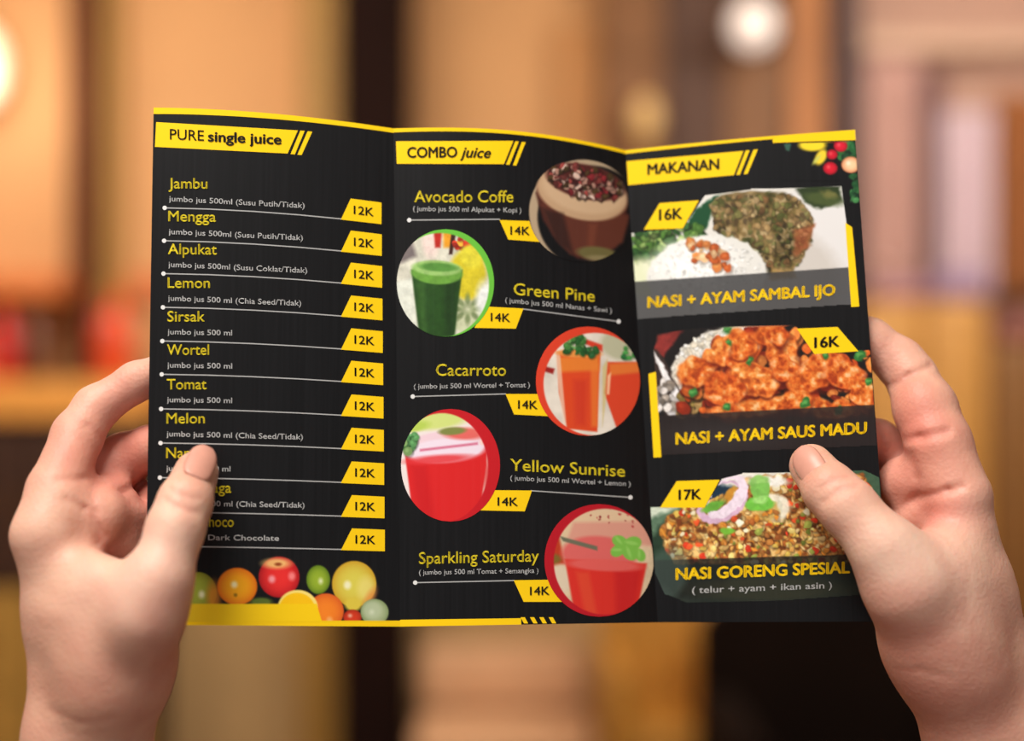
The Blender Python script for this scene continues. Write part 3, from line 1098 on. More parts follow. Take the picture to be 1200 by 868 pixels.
def p_spark(c):
    c.C[:] = (186, 20, 36)
    keep = c.C.copy()
    m = c.mell(709, 658, 60, 62, 0, 1.5)
    c.C[:] = (220, 196, 162)
    c.mottle(.1, 10, 41)
    c.poly([(640, 620), (655, 628), (662, 660), (640, 665)], (190, 60, 30), 4)
    c.ell(648, 655, 10, 6, (130, 100, 40), 0, 4)
    c.ell(655, 680, 14, 18, (224, 206, 180), 0, 6)
    c.ell(705, 618, 55, 20, (226, 196, 160), 0, 4)
    c.poly([(672, 612), (770, 610), (766, 640), (665, 632)], (218, 140, 128), 5, .7)
    c.ell(702, 650, 44, 22, (222, 104, 100), 4, 4)
    c.poly([(656, 628), (700, 640), (700, 645), (660, 634)], (110, 110, 90), 2)
    c.poly([(662, 655), (758, 660), (752, 690), (745, 722), (690, 728), (672, 712)], (218, 48, 38), 3)
    c.poly([(675, 670), (690, 670), (700, 722), (685, 715)], (226, 84, 50), 6, .6)
    c.poly([(720, 668), (752, 668), (742, 718), (722, 722)], (196, 28, 32), 8, .7)
    c.ell(708, 662, 44, 7, (226, 96, 90), 3, 3)
    c.blobs(lambda x, y: True, 16, .8, 1.6, [(170, 60, 60)], 45, 0, 0, box=(690, 742, 600, 622))
    for x, y, r, a in ((726, 634, 9, 20), (741, 637, 11, -20), (724, 645, 9, -30), (738, 648, 10, 40), (750, 650, 8, 60)):
        c.ell(x, y, r, r * .75, (126, 192, 76), a, 1.5)
        c.ell(x - 1, y - 1, r * .7, r * .2, (160, 216, 110), a + 30, 1.5, .6)
    c.C = keep * (1 - m[..., None]) + c.C * m[..., None]


picture(1, circ(702, 656.5, 64, 66, lim=lambda y: fold2(y) + 0.0), p_spark, 2.4, 'round printed picture of a red drink with a mint leaf')


def veil(c, pts, col=(62, 62, 66), op=.82):
    m = c.mpoly(pts, 1.0)
    c.mix(m * op, col)


def p_chicken(c):
    c.C[:] = (224, 221, 215)
    c.warp(2.2, 6, 5)
    c.ell(960, 300, 62, 88, (226, 224, 224), 0, 8)
    c.ell(915, 330, 70, 60, (206, 200, 194), 0, 18)
    c.poly([(815, 245), (842, 226), (828, 268), (800, 272)], (24, 74, 44), 3)
    # leaves
    c.blobs(inpoly([(735, 272), (818, 262), (830, 290), (790, 300), (745, 312), (735, 300)]), 150, 2, 7,
            [(70, 110, 44), (110, 150, 70), (40, 80, 34), (150, 180, 100), (60, 100, 50)], 21, .6, .35, asp=.35)
    c.poly([(930, 218), (984, 216), (988, 236), (962, 246), (944, 238)], (44, 58, 30), 4)
    c.ell(965, 234, 22, 7, (70, 84, 44), 10, 4)
    c.ell(972, 228, 10, 4, (110, 110, 60), 10, 4)
    c.ell(755, 325, 26, 24, (226, 232, 190), 0, 10, .8)
    # drumstick under green sambal
    leg = [(832, 240), (845, 228), (880, 224), (915, 226), (938, 236), (953, 256), (950, 285), (935, 310), (922, 322), (905, 318), (892, 300), (860, 285), (838, 268)]
    c.poly(leg, (96, 76, 40), 5)
    c.poly([(892, 290), (930, 300), (926, 325), (900, 322)], (44, 40, 22), 6)
    m = c.mpoly(leg, 2)
    c.crust(m, 9, 77, [(.25, (44, 34, 18)), (.4, (92, 82, 40)), (.52, (128, 108, 62)), (.65, (160, 134, 88)), (.8, (206, 184, 140))])
    c.blobs(inpoly(leg), 330, 1.2, 4.2, [(126, 98, 58), (156, 128, 84), (88, 94, 46), (74, 82, 38), (182, 158, 116), (120, 82, 50), (112, 118, 62), (50, 38, 22)], 22, .45, .35)
    c.crust(m * .35, 16, 78, [(.3, (50, 44, 22)), (.6, (150, 122, 80)), (.8, (190, 166, 120))])
    c.poly([(930, 270), (955, 262), (948, 290), (930, 300)], (170, 84, 50), 5, .6)
    c.poly([(906, 314), (930, 318), (934, 326), (900, 328)], (176, 140, 84), 4, .8)
    # rice dome
    c.ell(828, 322, 70, 46, (226, 225, 220), -6, 2)
    c.ell(815, 310, 45, 26, (252, 252, 250), 0, 22)
    c.ell(862, 335, 22, 22, (222, 220, 216), 0, 10, .6)
    rice = lambda x, y: ((x - 828) / 66) ** 2 + ((y - 322) / 42) ** 2 < 1
    c.blobs(rice, 300, 1, 2.4, [(240, 240, 236), (252, 252, 250), (226, 225, 220)], 24, .12, .2, asp=.4)
    c.blobs(inpoly([(808, 284), (826, 280), (852, 300), (862, 318), (845, 318), (812, 304)]), 26, 3, 7,
            [(214, 128, 66), (236, 170, 110), (190, 90, 40), (240, 190, 140)], 25, .3, .4)
    c.warp()
    veil(c, [(735, 330.5), (1003, 312.5), (1010, 362), (735, 380)], (58, 58, 60), .84)


picture(2, [(737, 274), (800, 268), (826, 229), (880, 222), (986, 218), (992, 262), (1002.5, 356.5), (742, 374)], p_chicken, 1.2, 'printed picture of rice with green chilli chicken')
flat('tag_frame', 2, [(990.5, 261), (998.5, 266), (1007, 359), (997.5, 359.6)], M_yel, 1.8)
flat('price_tag', 2, [(773, 238), (819, 234.7), (800, 267.5), (754.5, 269)], M_yel, 2)
text(2, '16K', 772, 258, 800, 256, 12.5, M_ink, 0.036)
text(2, 'NASI + AYAM SAMBAL IJO', 758.7, 360.5, 979, 345.5, 12.5, M_yel, 0.036)


def p_honey(c):
    c.C[:] = (24, 20, 20)
    c.warp(2.0, 7, 9)
    c.poly([(766, 412), (770, 392), (800, 386), (778, 418)], (130, 44, 40), 3)
    c.mottle(.2, 14, 52)
    rice = [(786, 430), (800, 408), (830, 388), (850, 382), (885, 382), (870, 420), (820, 470), (790, 470)]
    c.poly(rice, (226, 220, 206), 3)
    c.blobs(inpoly(rice), 260, 1.4, 3.4, [(246, 244, 238), (232, 228, 216), (255, 255, 252), (210, 200, 180)], 51, .3, .3, asp=.4)
    c.poly([(764, 410), (770, 408), (815, 488), (780, 488), (766, 450)], (58, 44, 40), 3)
    c.poly([(765, 410), (770, 418), (816, 488), (800, 488), (768, 424)], (238, 236, 238), 1.5)
    c.poly([(768, 462), (774, 466), (800, 486), (784, 487)], (230, 228, 230), 2)
    c.blobs(lambda x, y: True, 30, 2, 6, [(206, 200, 196), (120, 110, 100), (150, 140, 130)], 53, .3, .3, box=(768, 790, 448, 480))
    c.blobs(lambda x, y: True, 46, 3, 8, [(120, 100, 50), (160, 130, 80), (90, 96, 44)], 54, .5, .3, box=(798, 832, 452, 484))
    bed = inpoly([(800, 440), (830, 400), (880, 380), (925, 382), (955, 418), (1022, 412), (1034, 480), (800, 484)])
    c.blobs(bed, 160, 4, 10, [(190, 70, 24), (212, 96, 36), (150, 44, 20), (226, 130, 60), (120, 36, 20)], 55, .7, .3)
    chunks = [(820, 432, 26, 16, -18), (848, 410, 14, 20, 30), (872, 412, 18, 28, 25), (868, 402, 22, 14, 60), (882, 446, 30, 20, 12), (848, 455, 26, 17, 18), (898, 394, 14, 12, 10), (916, 408, 18, 28, -20), (912, 392, 12, 14, 0), (918, 430, 16, 16, 20),
              (965, 432, 34, 19, -8), (948, 446, 26, 16, -20), (990, 440, 24, 17, 5), (1016, 460, 20, 18, 10), (975, 478, 26, 10, 4), (925, 472, 26, 11, -4), (890, 478, 30, 8, 0), (850, 480, 18, 7, 0)]
    rs = np.random.RandomState(7)
    c.warp(6.5, 15, 12)
    for x, y, rx, ry, an in chunks:
        c.ell(x + 2, y + 4, rx * 1.05, ry * 1.08, (96, 24, 12), an, 5, .75)
        base = np.array([(224, 112, 44), (236, 136, 62), (214, 96, 40)][rs.randint(3)], float)
        c.ell(x, y, rx, ry, base, an, 2)
        c.ell(x - rx * .15, y - ry * .25, rx * .7, ry * .55, base * [1.05, 1.3, 1.4], an, 7, .8)
        c.crust(c.mell(x, y, rx * .97, ry * .95, an, 5) * .75, 6.5, int(x), [(.28, (140, 42, 12)), (.42, (196, 82, 26)), (.55, (224, 122, 48)), (.66, (240, 164, 92)), (.78, (252, 214, 164))])
    c.warp(2.5, 5)
    for x, y, r in ((852, 387, 6), (879, 423, 5), (855, 401, 4), (852, 477, 6), (968, 416, 5), (1008, 416, 8), (1018, 447, 5), (944, 472, 7), (812, 460, 6), (983, 480, 5)):
        c.ell(x, y, r, r * .75, (48, 112, 50), r * 20, 2)
        c.ell(x - 1, y - 1, r * .5, r * .3, (90, 160, 80), 0, 2)
    c.mottle(.12, 4, 56)
    c.warp()
    veil(c, [(765, 487.3), (1040, 473.2), (1040, 530), (765, 540)], (40, 32, 32), .86)
    c.ell(850, 512, 60, 14, (70, 66, 66), 0, 20, .35)


picture(2, [(766, 410), (770, 391), (800, 387), (840, 383), (932, 381), (956, 414), (1023.3, 411), (1027.5, 474), (1031, 522), (776, 533), (770, 470)], p_honey, 1.2, 'printed picture of rice with honey glazed chicken')
flat('tag_frame', 2, [(760, 438), (768.5, 435.5), (775, 535.5), (766, 536)], M_yel, 1.8)
flat('price_tag', 2, [(933.7, 385), (981.5, 383), (1006, 411.5), (954.4, 414.8)], M_yel, 2)
text(2, '16K', 954, 407.5, 984, 405.5, 12, M_ink, 0.036)
text(2, 'NASI + AYAM SAUS MADU', 791.7, 520.5, 1016, 507.5, 13, M_yel, 0.036)


def p_fried(c):
    c.C[:] = (62, 92, 70)
    c.warp(2.2, 6, 15)
    c.ell(800, 650, 52, 58, (92, 120, 96), 0, 6)
    c.ell(812, 650, 52, 50, (34, 56, 40), 0, 8)
    c.poly([(757, 592), (800, 592), (770, 604), (757, 610)], (206, 216, 196), 5)
    c.poly([(840, 560), (862, 556), (850, 585), (822, 596)], (26, 50, 70), 4)
    c.ell(895, 560, 60, 12, (232, 230, 220), 0, 4)
    heap = [(776, 620), (782, 605), (800, 596), (850, 580), (880, 560), (920, 556), (1012, 556), (1040, 620), (1040, 660), (790, 660), (778, 640)]
    c.poly(heap, (170, 110, 50), 4)
    f = inpoly(heap)
    c.crust(c.mpoly(heap, 2), 7, 88, [(.3, (120, 60, 24)), (.5, (206, 140, 66)), (.7, (244, 204, 130))])
    pal = [(214, 156, 80), (232, 184, 110), (190, 120, 56), (240, 206, 140), (166, 92, 40), (222, 140, 50), (120, 66, 30), (236, 196, 90)]
    c.blobs(f, 900, 1.8, 4.6, pal, 61, .5, .35, asp=.35)
    c.blobs(f, 60, 2, 4.2, [(214, 56, 30), (230, 84, 40)], 62, .3, .3)
    c.blobs(f, 36, 2, 4.5, [(110, 120, 44), (150, 160, 70)], 63, .3, .3)
    c.blobs(f, 60, 2, 4.5, [(250, 240, 200), (244, 220, 130)], 64, .2, .3)
    c.ell(900, 564, 24, 6, (246, 246, 238), 0, 3)
    c.ell(907, 594, 20, 16, (240, 238, 220), 20, 3, .9)
    c.ell(899, 597, 15, 12, (206, 170, 90), 20, 4, .9)
    c.blobs(inpoly([(885, 590), (905, 588), (915, 605), (890, 610)]), 24, 2, 4, pal, 66, .4, .3)
    # shallot rings
    m = np.clip(c.mell(846, 588, 32, 22, -32, 1.2) - c.mell(844, 584, 25, 15.5, -32, 1.2), 0, 1)
    c.mix(m, (214, 178, 206))
    m = np.clip(c.mell(852, 582, 30, 18, -48, 1.2) - c.mell(848, 579, 22, 11.5, -48, 1.2), 0, 1)
    c.mix(m, (238, 222, 238))
    c.ell(856, 578, 10, 5, (200, 140, 50), -60, 2)
    c.ell(836, 593, 15, 5, (104, 170, 60), -20, 2)
    # cucumber cubes / garnish
    c.ell(890, 565, 12, 8, (150, 206, 110), 0, 2)
    c.poly([(879, 566), (902, 566), (900, 582), (882, 582)], (126, 192, 88), 2)
    c.ell(890, 590, 17, 9, (116, 198, 72), 0, 2)
    c.ell(890, 586, 9, 5, (160, 220, 120), 0, 3)
    c.ell(852, 622, 9, 4, (120, 186, 60), 0, 2)
    c.mottle(.1, 4, 66)
    c.warp()
    veil(c, [(750, 656.8), (1045, 648), (1045, 720), (750, 720)], (20, 20, 20), .74)
    c.ell(782, 672, 24, 32, (84, 104, 98), 20, 8, .45)
    c.mix(c.mell(900, 690, 90, 14, 0, 8) * .25, (84, 70, 40))


picture(2, [(758.5, 594.5), (826, 594), (846, 561), (870, 555), (935, 553), (1012, 551), (1032, 560), (1039.5, 650), (1038, 682), (1012, 697), (930, 703), (805, 706), (779, 696), (764.5, 664)], p_fried, 1.2,
        'printed picture of fried rice with shallot rings')
flat('price_tag', 2, [(793, 563.6), (843.5, 562), (825.5, 594.6), (773.6, 594.6)], M_yel, 2)
text(2, '17K', 795, 585.5, 822, 584.5, 11.5, M_ink, 0.036)
text(2, 'NASI GORENG SPESIAL', 791.7, 679, 996, 671, 13, M_yel, 0.036)
text(2, '( telur + ayam + ikan asin )', 811, 695, 975, 689, 7.5, M_wht, 0.006)


def p_herb(c):
    c.poly([(918, 167), (928, 166), (925, 177), (921, 176)], (60, 110, 90), 2, .8)
    c.blobs(lambda x, y: True, 14, 3, 9, [(30, 84, 44), (50, 110, 56), (20, 60, 36)], 71, .3, .3, asp=.3, box=(984, 1006, 168, 186))
    c.blobs(lambda x, y: True, 12, 3, 8, [(30, 84, 44), (60, 120, 66), (20, 60, 36)], 72, .3, .3, asp=.3, box=(998, 1010, 204, 238))
    c.ell(952, 170, 16, 7, (244, 214, 40), 0, 3)
    c.ell(962, 184, 6, 10, (236, 206, 50), 30, 3)
    c.ell(957, 187, 2, 7, (200, 200, 90), 40, 2)
    c.ball(985, 171, 8, 7, (216, 24, 50), (150, 10, 30), (255, 120, 120))
    c.ball(975, 181, 6.5, 6, (206, 24, 46), (140, 10, 30), (255, 120, 120))
    c.ball(973, 197, 8.5, 7.5, (212, 24, 46), (140, 10, 30), (255, 120, 120))
    c.ball(997, 193, 11, 9.5, (244, 206, 160), (206, 120, 80), (255, 250, 235))


picture(2, [(914, 169.5), (1003, 164.5), (1009.2, 240), (990, 240), (985, 212), (914, 212)], p_herb, 1.1, 'printed red berries and leaves in the upper right corner')
#==HANDS==
# ------------------------------------------------------------------ the two hands
def smin(a, b, k):
    h = np.clip(0.5 + 0.5 * (b - a) / k, 0, 1)
    return b * (1 - h) + a * h - k * h * (1 - h)


def cone_sd(P, a, b, ra, rb):
    ab = b - a
    t = np.clip(((P[0] - a[0]) * ab[0] + (P[1] - a[1]) * ab[1] + (P[2] - a[2]) * ab[2]) / float(ab @ ab), 0, 1)
    dx = P[0] - a[0] - t * ab[0]
    dy = P[1] - a[1] - t * ab[1]
    dz = P[2] - a[2] - t * ab[2]
    return np.sqrt(dx * dx + dy * dy + dz * dz) - (ra + t * (rb - ra))


def surface_nets(Fd, org, h):
    s = Fd < 0
    nx, ny, nz = Fd.shape
    c = np.zeros((nx - 1, ny - 1, nz - 1), np.int8)
    for i in (0, 1):
        for j in (0, 1):
            for k in (0, 1):
                c += s[i:nx - 1 + i, j:ny - 1 + j, k:nz - 1 + k]
    act = (c > 0) & (c < 8)
    I, J, Kk = np.nonzero(act)
    idx = np.full(act.shape, -1, np.int64)
    idx[I, J, Kk] = np.arange(len(I))
    acc = np.zeros((len(I), 3))
    cnt = np.zeros(len(I))
    cs = [(i, j, k) for i in (0, 1) for j in (0, 1) for k in (0, 1)]
    for a in cs:
        for ax in range(3):
            if a[ax]: continue
            b = list(a)
            b[ax] = 1
            fa = Fd[I + a[0], J + a[1], Kk + a[2]]
            fb = Fd[I + b[0], J + b[1], Kk + b[2]]
            m = (fa < 0) != (fb < 0)
            t = np.where(m, fa / np.where(m, fa - fb, 1), 0)
            p = np.repeat(np.array(a, float)[None], len(I), 0)
            p[:, ax] += t
            acc += p * m[:, None]
            cnt += m
    V = np.stack([I, J, Kk], -1) + acc / cnt[:, None]
    V = org + V * h
    Fs = []
    for ax in range(3):
        sl0 = [slice(None)] * 3
        sl1 = [slice(None)] * 3
        sl0[ax] = slice(0, -1)
        sl1[ax] = slice(1, None)
        d = s[tuple(sl0)] != s[tuple(sl1)]
        e = np.array(np.nonzero(d))
        o1, o2 = [q for q in range(3) if q != ax]
        ok = (e[o1] > 0) & (e[o2] > 0) & (e[o1] < Fd.shape[o1] - 1) & (e[o2] < Fd.shape[o2] - 1)
        e = e[:, ok]
        q = []
        for da, db in ((1, 1), (0, 1), (0, 0), (1, 0)):
            g = e.copy()
            g[o1] -= da
            g[o2] -= db
            q.append(idx[g[0], g[1], g[2]])
        q = np.stack(q, -1)
        flip = s[e[0], e[1], e[2]]
        if ax == 1: flip = ~flip
        q[~flip] = q[~flip][:, ::-1]
        Fs.append(q)
    F = np.vstack(Fs)
    return V, F[(F >= 0).all(1)]


def pt(p):
    return np.array(W(*p), dtype=np.float64)


def build_hand(fingers, body, creases, tints, bounds, base, h=0.0010):
    """fingers: list of chains of (px, py, D, radius m); body: cones; returns vertices, faces, colours"""
    lo, hi = bounds
    n = [int((hi[i] - lo[i]) / h) + 1 for i in range(3)]
    ax = [lo[i] + h * np.arange(n[i]) for i in range(3)]
    G = np.meshgrid(*[a.astype(np.float32) for a in ax], indexing='ij')
    G = [g.astype(np.float32) for g in G]
    F = np.full(n, 1.0, np.float32)

    def local(a, b, r):
        """index window around a cone"""
        w = []
        for i in range(3):
            l = min(a[i], b[i]) - r
            u = max(a[i], b[i]) + r
            w.append(slice(max(0, int((l - lo[i]) / h)), max(0, min(n[i], int((u - lo[i]) / h) + 2))))
        return tuple(w)

    for a, b, ra, rb, k in body:
        a, b = pt(a), pt(b)
        w = local(a, b, max(ra, rb) + k + .006)
        F[w] = smin(F[w], cone_sd([g[w] for g in G], a, b, ra, rb), k)
    for ch, kroot in fingers:
        f = np.full(n, 1.0, np.float32)
        for i in range(len(ch) - 1):
            a, b = pt(ch[i][:3]), pt(ch[i + 1][:3])
            w = local(a, b, .022)
            f[w] = smin(f[w], cone_sd([g[w] for g in G], a, b, ch[i][3], ch[i + 1][3]), .0035)
        F = smin(F, f, kroot)
    # fleshy pads and creases
    dcr = np.full(n, 1.0, np.float32)
    for pts_, depth, sig in creases:
        P = [pt(p) for p in pts_]
        for i in range(len(P) - 1):
            w = local(P[i], P[i + 1], .012)
            sq = np.array((1, .12, 1))      # a blade-like cut, long along the depth axis
            d = cone_sd([G[0][w], G[1][w] * .12, G[2][w]], P[i] * sq, P[i + 1] * sq, 0, 0)
            # reach: crease is cut where the line comes near the surface
            F[w] += (depth * np.exp(-(d / sig) ** 2)).astype(np.float32)
            if depth > 0: dcr[w] = np.minimum(dcr[w], d / sig)
    V, Fc = surface_nets(F, np.array(lo, float), h)
    # smooth once (Laplacian) to lose the grid steps
    for _ in range(2):
        acc = np.zeros_like(V)
        cnt = np.zeros(len(V))
        for q in range(4):
            a_, b_ = Fc[:, q], Fc[:, (q + 1) % 4]
            for u_, v_ in ((a_, b_), (b_, a_)):
                for c_ in range(3):
                    acc[:, c_] += np.bincount(u_, V[v_, c_], len(V))
                cnt += np.bincount(u_, minlength=len(V))
        V = V * .5 + .5 * acc / cnt[:, None]
    gi = np.clip(((V - np.array(lo)) / h).astype(int), 0, np.array(n) - 1)
    cr = dcr[gi[:, 0], gi[:, 1], gi[:, 2]]
    C = np.empty((len(V), 3))
    C[:] = base
    red = np.array((196, 96, 84), float)
    for p, r, col, op in tints:
        d = np.linalg.norm(V - pt(p), axis=1)
        m = (op * np.exp(-(d / r) ** 2))[:, None]
        C = C * (1 - m) + np.array(col, float) * m
    m = (.22 * np.exp(-(cr / 1.3) ** 2))[:, None]
    C = C * (1 - m) + red * m
    q = V * 1000 + 3000
    nz = vnoise(q[:, 0] + q[:, 1] * .7, q[:, 2] - q[:, 1] * .4, 9.0, 5) - .5
    C = C * (1 + nz[:, None] * np.array((.07, .16, .16)))
    return V, Fc, lin(np.clip(C, 0, 255))


def skin_material():
    m = bpy.data.materials.new('skin')
    m.use_nodes = True
    nt = m.node_tree
    b = nt.nodes['Principled BSDF']
    at = nt.nodes.new('ShaderNodeAttribute')
    at.attribute_name = 'Col'
    nt.links.new(at.outputs['Color'], b.inputs['Base Color'])
    b.inputs['Roughness'].default_value = 0.5
    b.inputs['Specular IOR Level'].default_value = 0.35
    b.inputs['Subsurface Weight'].default_value = 0.35
    b.inputs['Subsurface Radius'].default_value = (1.0, 0.35, 0.2)
    b.inputs['Subsurface Scale'].default_value = 0.005
    tc = nt.nodes.new('ShaderNodeTexCoord')
    v = nt.nodes.new('ShaderNodeTexVoronoi')
    v.inputs['Scale'].default_value = 620
    n = nt.nodes.new('ShaderNodeTexNoise')
    n.inputs['Scale'].default_value = 240
    n.inputs['Detail'].default_value = 4
    nt.links.new(tc.outputs['Object'], v.inputs['Vector'])
    nt.links.new(tc.outputs['Object'], n.inputs['Vector'])
    ad = nt.nodes.new('ShaderNodeMath')
    ad.operation = 'ADD'
    nt.links.new(v.outputs['Distance'], ad.inputs[0])
    nt.links.new(n.outputs['Fac'], ad.inputs[1])
    bp = nt.nodes.new('ShaderNodeBump')
    bp.inputs['Strength'].default_value = 0.22
    bp.inputs['Distance'].default_value = 0.0006
    nt.links.new(ad.outputs[0], bp.inputs['Height'])
    nt.links.new(bp.outputs[0], b.inputs['Normal'])
    return m


M_skin = skin_material()
M_nail = mat('fingernail', (208, 150, 132), 0.32, 0.04, 200.0)


def hand_object(label, V, F, C, origin):
    me = mesh_np('hand', V - np.array(origin), F)
    color_attr(me, C)
    o = link('hand', me, M_skin, None, True)
    o.location = origin
    return tag(o, label, 'hand')


def nail(parent, base, tip, axis_r, nrm, width, label, lift=0.0003):
    """curved plate lying on the thumb end: base, tip on the bone line (photo px, D), nrm points out through the nail"""
    a, b = pt(base), pt(tip)
    d = (b - a)
    Ln = np.linalg.norm(d)
    d = d / Ln
    n_ = np.array(nrm, float)
    n_ -= d * (n_ @ d)
    n_ /= np.linalg.norm(n_)
    s = np.cross(d, n_)
    nu, nv = 16, 16
    V = []
    for lay in (0, 1):
        for j in range(nv + 1):
            t = j / nv
            e = 2 * t - 1
            hw = width * (1 - .93 * abs(e) ** 4.0 if e < 0 else 1 - .80 * abs(e) ** 3.6) ** .5
            for i in range(nu + 1):
                q = (2 * i / nu - 1)
                an = q * hw / (axis_r * 1.0)
                r = axis_r + lift - lay * .0009 - .0016 * max(0, e) ** 2 - .0004 * (1 - min(1, (1 - abs(q)) * 6)) 
                V.append(a + d * Ln * t + r * (n_ * math.cos(an) + s * math.sin(an)))
    n1 = nu + 1
    off = n1 * (nv + 1)
    Fq = []
    for j in range(nv):
        for i in range(nu):
            p = j * n1 + i
            Fq.append((p, p + 1, p + n1 + 1, p + n1))
            Fq.append((off + p, off + p + n1, off + p + n1 + 1, off + p + 1))
    for i in range(nu):
        Fq += [(i, off + i, off + i + 1, i + 1), (nv * n1 + i, nv * n1 + i + 1, off + nv * n1 + i + 1, off + nv * n1 + i)]
    for j in range(nv):
        Fq += [(j * n1, (j + 1) * n1, off + (j + 1) * n1, off + j * n1), (j * n1 + nu, off + j * n1 + nu, off + (j + 1) * n1 + nu, (j + 1) * n1 + nu)]
    o = link('thumbnail', mesh_np('thumbnail', np.array(V), Fq), M_nail, parent, True)
    o['label'] = label
    return o


mm = 0.001
BASE = (222, 181, 157)
RED = (206, 112, 98)
PALE = (240, 212, 192)
# ---- left hand
def back(px, py, r):
    """centre distance of a fingertip of radius r that touches the back of the sheet"""
    return (px, py, sheet_D(px, py) + .0006 + r, r)


Ds = sheet_D(232, 552)
fing = [
    # index: knuckle, middle joint, end joint, tip
    ([(50, 622, .561, 11 * mm), (66, 575, .570, 11.4 * mm), (91, 510, .586, 10.2 * mm), (112, 478, .593, 9.0 * mm), (160, 447, .5965, 8.0 * mm), back(205, 428, 6.8 * mm)], 7 * mm),
    ([(96, 600, .590, 11.5 * mm), (124, 556, .602, 12.0 * mm), (146, 538, .605, 11.0 * mm), (176, 524, .601, 9.0 * mm), back(215, 516, 6.8 * mm)], 3.5 * mm),
    ([(112, 640, .602, 10.5 * mm), (142, 606, .612, 10.5 * mm), (166, 592, .612, 9.8 * mm), (194, 584, .604, 8.2 * mm), back(228, 578, 6.4 * mm)], 2.5 * mm),
    ([(125, 680, .608, 10 * mm), (150, 650, .616, 9 * mm), (170, 642, .614, 8 * mm), (195, 634, .604, 7 * mm), back(222, 630, 5.6 * mm)], 2.5 * mm),
    # thumb
    ([(170, 724, .541, 13.4 * mm), (188, 676, .541, 11.8 * mm), (206, 618, .5475, 10.8 * mm), (217, 588, .553, 10.2 * mm), (230, 554, Ds - .0092, 8.9 * mm)], 11 * mm),
]
body = [
    ((74, 1250, .575), (84, 868, .566), 21 * mm, 16.8 * mm, 10 * mm),
    ((150, 1250, .575), (123, 868, .564), 21 * mm, 15.8 * mm, 10 * mm),
    ((84, 868, .566), (80, 720, .566), 16.8 * mm, 15.6 * mm, 12 * mm),
    ((123, 868, .564), (142, 770, .558), 15.8 * mm, 18.5 * mm, 12 * mm),
    ((142, 770, .558), (172, 712, .543), 18.5 * mm, 13 * mm, 14 * mm),
    ((80, 720, .566), (52, 632, .561), 15.6 * mm, 11.8 * mm, 10 * mm),
    ((76, 690, .590), (92, 860, .578), 13 * mm, 14 * mm, 10 * mm),
    ((92, 660, .596), (105, 850, .580), 11 * mm, 14 * mm, 10 * mm),
    ((108, 690, .604), (120, 840, .580), 10 * mm, 12 * mm, 10 * mm),
    # web between thumb and index
    ((110, 716, .556), (130, 800, .556), 17 * mm, 18 * mm, 12 * mm),
    ((66, 650, .562), (114, 684, .553), 8.5 * mm, 8.5 * mm, 9 * mm),
    ((114, 684, .553), (166, 694, .544), 8.5 * mm, 10 * mm, 9 * mm),
    # fleshy pads of the palm below the fingers
    ((76, 600, .567), (116, 606, .573), 11 * mm, 9.5 * mm, 9 * mm),
    ((98, 630, .571), (134, 640, .582), 9 * mm, 9 * mm, 8 * mm),
    ((116, 604, .574), (156, 612, .594), 10 * mm, 9.5 * mm, 6 * mm),
    ((134, 640, .582), (166, 644, .598), 9 * mm, 9 * mm, 6 * mm),
    ((112, 586, .582), (134, 580, .592), 9 * mm, 9 * mm, 5 * mm),
]
creases = [
    ([(80, 486, .577), (100, 500, .575), (116, 516, .578)], .5 * mm, 1.6 * mm),
    ([(68, 562, .560), (92, 562, .562), (116, 570, .570)], .6 * mm, 1.5 * mm),
    ([(78, 584, .558), (98, 596, .560), (126, 626, .568)], .8 * mm, 1.4 * mm),
    ([(106, 570, .566), (112, 600, .563), (118, 634, .566)], .6 * mm, 1.4 * mm),
    ([(128, 596, .592), (146, 580, .594), (168, 558, .594)], 1.2 * mm, 1.8 * mm),
    ([(196, 586, .544), (208, 594, .542), (232, 600, .546)], .6 * mm, 1.2 * mm),
    ([(200, 572, .546), (216, 582, .543), (234, 584, .547)], .4 * mm, 1.0 * mm),
    ([(60, 830, .549), (100, 842, .546), (140, 836, .546)], .25 * mm, 1.6 * mm),
]
LRED = (212, 122, 104)
tints = [
    ((95, 540, .575), .014, LRED, .35), ((140, 560, .60), .030, RED, .45), ((130, 610, .60), .024, RED, .5),
    ((115, 650, .57), .011, (190, 90, 80), .5), ((140, 460, .588), .014, (226, 142, 128), .4), ((165, 505, .598), .012, RED, .4),
    ((215, 575, .541), .010, (230, 160, 140), .3), ((240, 540, .55), .008, (214, 136, 116), .4),
    ((140, 690, .53), .026, PALE, .6), ((195, 650, .53), .018, PALE, .6), ((190, 695, .53), .009, (230, 170, 150), .3),  # PALE: highlight along web and thumb painted into the skin colour
    ((120, 850, .545), .035, (206, 150, 124), .4), ((170, 780, .54), .028, (200, 134, 114), .5), ((70, 760, .55), .03, (218, 164, 138), .4),  # darker right side of the wrist: shade painted into the skin colour
]
V, F, C = build_hand(fing, body, creases, tints, ((-.235, .515, 1.45 - .262), (-.110, .635, 1.45 + .01)), BASE)
org = tuple(W(100, 868, .566))
lh = hand_object('left hand at the left edge of the menu, its thumb pressed over the juice list', V, F, C, org)
nail(lh, (219, 575, .5560), (236, 537, Ds - .0098), 9.5 * mm, (.30, -1, .1), 6.6 * mm, 'pink thumbnail of the left hand')

